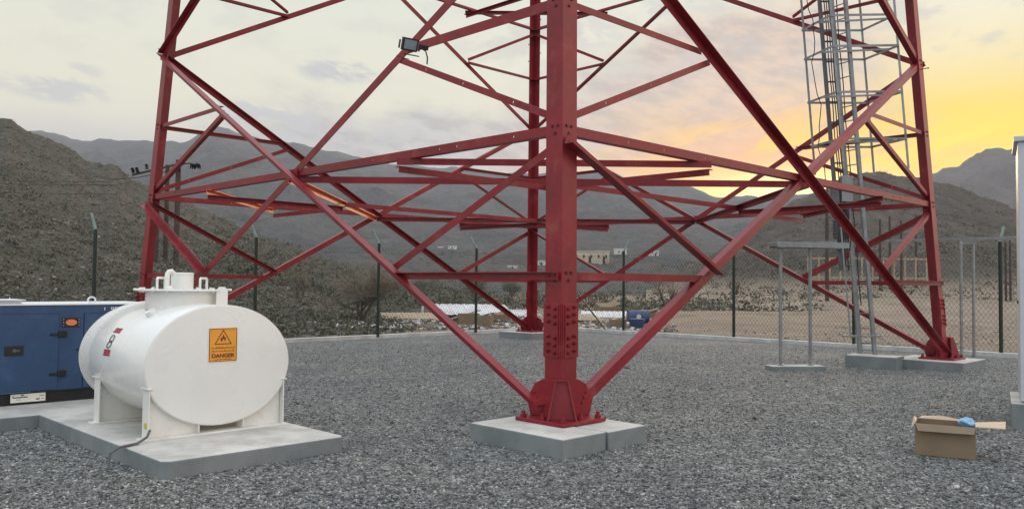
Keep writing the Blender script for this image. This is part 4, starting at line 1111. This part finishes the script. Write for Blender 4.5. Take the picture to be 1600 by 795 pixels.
def carton(label, px, py, s, rz, tilt=0):
    p = gnd(px, py, -.05); t = thing('carton', label, 'box', (p.x, p.y, -.05), rz, 'cardboard cartons dumped beyond the fence')
    ax = (V((1, 0, 0)), V((0, math.cos(tilt), math.sin(tilt))), V((0, -math.sin(tilt), math.cos(tilt))))
    m = MB(); m.box((0, 0, s[2]/2), s, ax); m.build('carton_body', M['card'], t, bevel=.01)
    m = MB(); m.box(ax[2]*(s[2]/2+.012)+UP*(s[2]/2)+V((s[0]*.3, 0, .05)), (s[0]*.55, s[1], .015), (V((.95, 0, .3)), ax[1], V((-.3, 0, .95)))); m.build('flap', M['card'], t)
carton('brown carton left of the second left fence post', 732, 506, (.8, .5, .42), .2)
carton('brown carton right of the second left fence post', 757, 508, (.6, .5, .38), -.3)
carton('large crushed carton right of the near leg', 948, 490, (1.15, .8, .5), .35, .25)
carton('flattened carton beside the fence strut', 925, 489, (.8, .6, .25), -.2, .1)
carton('small carton left of the blue tub', 965, 511, (.6, .4, .3), .1)
carton('torn carton right behind the lying blue drum', 1012, 497, (.9, .6, .35), -.4, .2)
carton('open carton among the rubble right of the white sheets', 782, 500, (.7, .5, .3), .5, .15)
carton('low flattened carton left of the first carton', 700, 505, (.9, .6, .16), -.1, .1)
sheetpile('crumpled pale sheet left of the far tower leg foot', 800, 494, 1.6, 1.4, R(-20), 2)
sheetpile('thin pale boards lying between the near leg and the fence strut', 905, 502, 1.5, .9, R(20), 2, 'paleslat', 'board_pile')
p = gnd(1000, 507, -.03)
dt = thing('blue_drum', 'dark blue plastic drum lying on its side beyond the fence', 'drum', (p.x, p.y+.6, .25), R(3))
m = MB(); m.cyl((-.42, 0, 0), (.42, 0, 0), .28, 24)
for x in (-.42, -.14, .14, .40): m.cyl((x, 0, 0), (x+.03, 0, 0), .292, 24)
m.build('drum_body', M['drum'], dt, smooth_=True)
m = MB(); m.cyl((-.02, -.294, .02), (-.02, -.300, .02), .10, 16); m.build('pale_mark', M['sheet'], dt)
p = gnd(995, 512, -.03)
tb_ = thing('plastic_tub', 'dark blue plastic tub in front of the lying drum', 'tub', (p.x, p.y, -.03))
m = MB(); m.lathe([(.24, 0), (.28, .20), (.30, .30), (.30, .33)], (0, 0, 0), 24); m.build('tub_body', M['drum'], tb_, smooth_=True)
m = MB(); m.lathe([(.315, .30), (.315, .34)], (0, 0, 0), 24); m.build('rim', M['drum'], tb_, smooth_=True)
p = gnd(660, 495); m = MB(); m.cyl((p.x, p.y, -.1), (p.x, p.y, .50), .05, 10); o = m.build('marker_post', M['sheet']); tag(o, 'short white marker post beside the dumped sheets', 'post')
# rubble
def rub(N):
    px = rng.uniform(470, 1060, N); Y = rng.uniform(0, 1, N)**1.6*14+29; px = np.where(px < 600, px+rng.uniform(0, 60, N), px)
    return (px-800)/FPX*Y, Y
zlow = lambda x, y: np.full(len(x), -.05)
for nm, N, mt, a_, b_ in (('pale_rubble', 520, 'sheet', .04, .19), ('brown_rubble', 700, 'card', .03, .16), ('stone_rubble', 1500, 'rock', .03, .16), ('white_rubble', 160, 'plasterw', .03, .12)):
    o = stones(nm, N, M[mt], rub, a_, b_, zlow, .5); tag(o, 'scattered %s beyond the fence' % nm.replace('_', ' '), 'rubble', kind='stuff')

# ------------------------------------------------------------------ houses on the far slope
def hit(px, py):
    Y = 60.0
    while Y < 1400:
        if at(px, py, Y).z <= groundz(px, Y): return Y
        Y *= 1.01
    return 300.0
def house(label, px, py, wp, hp, mat, nwin=3, nm='house'):
    Y = hit(px, py); p = at(px, py, Y); k = Y/FPX; w, h = wp*k, hp*k; d_ = w*.7
    t = thing(nm, label, 'house', (p.x, p.y, p.z), R(random.uniform(-14, 14)))
    m = MB(); m.box((0, d_/2, h/2-2), (w, d_, h+4)); m.build('wall', M[mat], t)
    m = MB(); m.box((0, d_/2, h+.10), (w+.3, d_+.3, .2)); m.build('roof', M[mat], t)
    for q in range(nwin):
        x = -w/2+w*(q+.5)/nwin; m = MB(); m.box((x, -.02, h*.58), (w/nwin*.26, .08, h*.28)); m.build('window', M['window'], t)
    m = MB(); m.box((w*.08, -.03, h*.32), (w*.05+.3, .08, h*.55)); m.build('door', M['wood'], t)
house('long cream flat-roofed house just right of the near tower leg', 918, 411, 46, 18, 'plaster', 4)
house('cream house with a taller front beside the long house', 942, 412, 20, 19, 'plaster', 2)
house('small white house right of the cream houses', 971, 400, 17, 11, 'plasterw', 2)
house('white house furthest right on the far slope', 1023, 400, 14, 8, 'plasterw', 2)
house('narrower of the two tiny white houses left of the far tower leg', 688, 390, 8, 4, 'plasterw', 2)
house('wider of the two tiny white houses left of the far tower leg', 706, 389, 12, 4, 'plasterw', 3)
house('low white shed close left of the far tower leg', 800, 419, 14, 3, 'plasterw', 1)
house('low pale shed between the far and near tower legs', 845, 416, 16, 8, 'plasterw', 1)

# ------------------------------------------------------------------ scrub and rocks on the hills (uncountable)
def scatter_scrub(name, N, pxr, Yr, H_, mat, smin, smax, seed, ntri=14, label='', pw=1.5):
    r2 = np.random.default_rng(seed); px = r2.uniform(*pxr, N); Y = Yr(px) if callable(Yr) else Yr[0]+(Yr[1]-Yr[0])*r2.uniform(0, 1, N)**pw
    k_ = Y > np.array([fence_y(p) for p in px])+2.6; px, Y = px[k_], Y[k_]; N = len(px); X = (px-800)/FPX*Y
    vv = np.zeros((N*ntri*4, 3), np.float32)
    for i in range(N):
        z = H_(px[i], Y[i]); s = smin+(smax-smin)*r2.random()**2
        c = r2.normal(size=(ntri, 3))*np.array([.5, .5, .32])*s; c[:, 2] = np.abs(c[:, 2]); c += (X[i], Y[i], z)
        a = r2.normal(size=(ntri, 3)); a /= np.linalg.norm(a, axis=1)[:, None]; b = np.cross(a, r2.normal(size=(ntri, 3))); b /= np.linalg.norm(b, axis=1)[:, None]
        a *= min(.20*s, .13*s+.05); b *= .07*s+.01
        vv[i*ntri*4:(i+1)*ntri*4] = np.stack([c-a, c+b, c+a, c-b], 1).reshape(-1, 3)
    n = N*ntri; me = bpy.data.meshes.new(name); me.vertices.add(len(vv)); me.vertices.foreach_set('co', vv.reshape(-1))
    me.loops.add(n*4); me.loops.foreach_set('vertex_index', np.arange(n*4, dtype=np.int32)); me.polygons.add(n)
    me.polygons.foreach_set('loop_start', np.arange(0, n*4, 4, dtype=np.int32)); me.polygons.foreach_set('loop_total', np.full(n, 4, dtype=np.int32))
    me.update(calc_edges=True); me.materials.append(mat); o = bpy.data.objects.new(name, me); COL.objects.link(o)
    return tag(o, label, 'scrub', kind='stuff')
scatter_scrub('hill_scrub', 6500, (-150, 640), (22, 120), lambda p, y: HL(p, y), M['leaf'], .12, .50, 1, 14, 'dry dark scrub dotted over the left hillside')
scatter_scrub('slope_scrub', 2600, (1060, 1750), (60, 228), lambda p, y: HR(p, y), M['leafdry'], .3, 1.0, 2, 16, 'dry dark scrub dotted over the right hillside', 1.0)
scatter_scrub('valley_scrub', 7000, (330, 1290), (50, 800), lambda p, y: max(-.06, HM(p, y), HL(p, y) if p < 800 else -9), M['leaf'], .25, 1.1, 3, 16, 'dull green scrub over the valley floor and far slope', 1.6)
def hillrock(N):
    px = rng.uniform(-150, 640, N); Y = 20+100*rng.uniform(0, 1, N)**1.8; ok = Y > np.array([fence_y(p)+2.3 for p in px]); return ((px-800)/FPX*Y)[ok], Y[ok]
HLv = lambda x, y: np.array([HL(800+FPX*a/b, b) for a, b in zip(x, y)])-.03
o = stones('hill_rocks', 6000, M['rock'], hillrock, .02, .20, HLv); tag(o, 'loose grey rocks strewn over the left hillside', 'rocks', kind='stuff')
o = stones('pale_hill_rocks', 1000, M['rockpale'], hillrock, .02, .16, HLv); tag(o, 'pale stones strewn over the left hillside', 'rocks', kind='stuff')
def lotrock(N):
    px = rng.uniform(1010, 1640, N); Y = 22+50*rng.uniform(0, 1, N)**1.5; ok = Y > np.array([fence_y(p)+1 for p in px]); return ((px-800)/FPX*Y)[ok], Y[ok]
o = stones('lot_stones', 2500, M['rockpale'], lotrock, .015, .09, lambda x, y: np.array([HR(800+FPX*a/b, b) if b > 46 else -.06 for a, b in zip(x, y)])); tag(o, 'small pale stones on the sandy lot', 'stones', kind='stuff')

# gravel stones near the camera
def yard(N):
    Y = 5.2+17*rng.uniform(0, 1, N)**2.0; X = rng.uniform(-.66, .66, N)*Y
    ok = (Y < 26+X) & (Y < 29.4-X) & ~inpad(X, Y); return X[ok], Y[ok]
o = stones('loose_gravel', 190000, M['stone'], yard, .005, .019, lambda x, y: np.full(len(x), -.002), .75)
tag(o, 'crushed grey gravel covering the yard', 'gravel', kind='stuff')

def strays(N):
    Y = 6.2+14*rng.uniform(0, 1, N)**1.6; X = rng.uniform(-.62, .62, N)*Y
    ok = (Y < 25.5+X) & (Y < 28.9-X) & ~inpad(X, Y); return X[ok], Y[ok]
o = stones('stray_stones', 420, M['stone'], strays, .020, .042, lambda x, y: np.full(len(x), .0), .7); tag(o, 'larger stray stones among the grey gravel', 'stones', kind='stuff')

# ------------------------------------------------------------------ air
m = MB(); m.box((300, 850, 150), (4400, 2300, 330)); hz = m.build('haze', None if False else M['black'])
hm = bpy.data.materials.new('haze_air'); hm.use_nodes = True; ht = hm.node_tree; ht.nodes.clear()
pv = ht.nodes.new('ShaderNodeVolumePrincipled'); pv.inputs['Color'].default_value = (.78, .82, .90, 1); pv.inputs['Density'].default_value = .00019; pv.inputs['Anisotropy'].default_value = 0.0
ho = ht.nodes.new('ShaderNodeOutputMaterial'); ht.links.new(pv.outputs[0], ho.inputs['Volume'])
hz.data.materials.clear(); hz.data.materials.append(hm); hz['kind'] = 'stuff'; hz['label'] = 'thin evening haze'
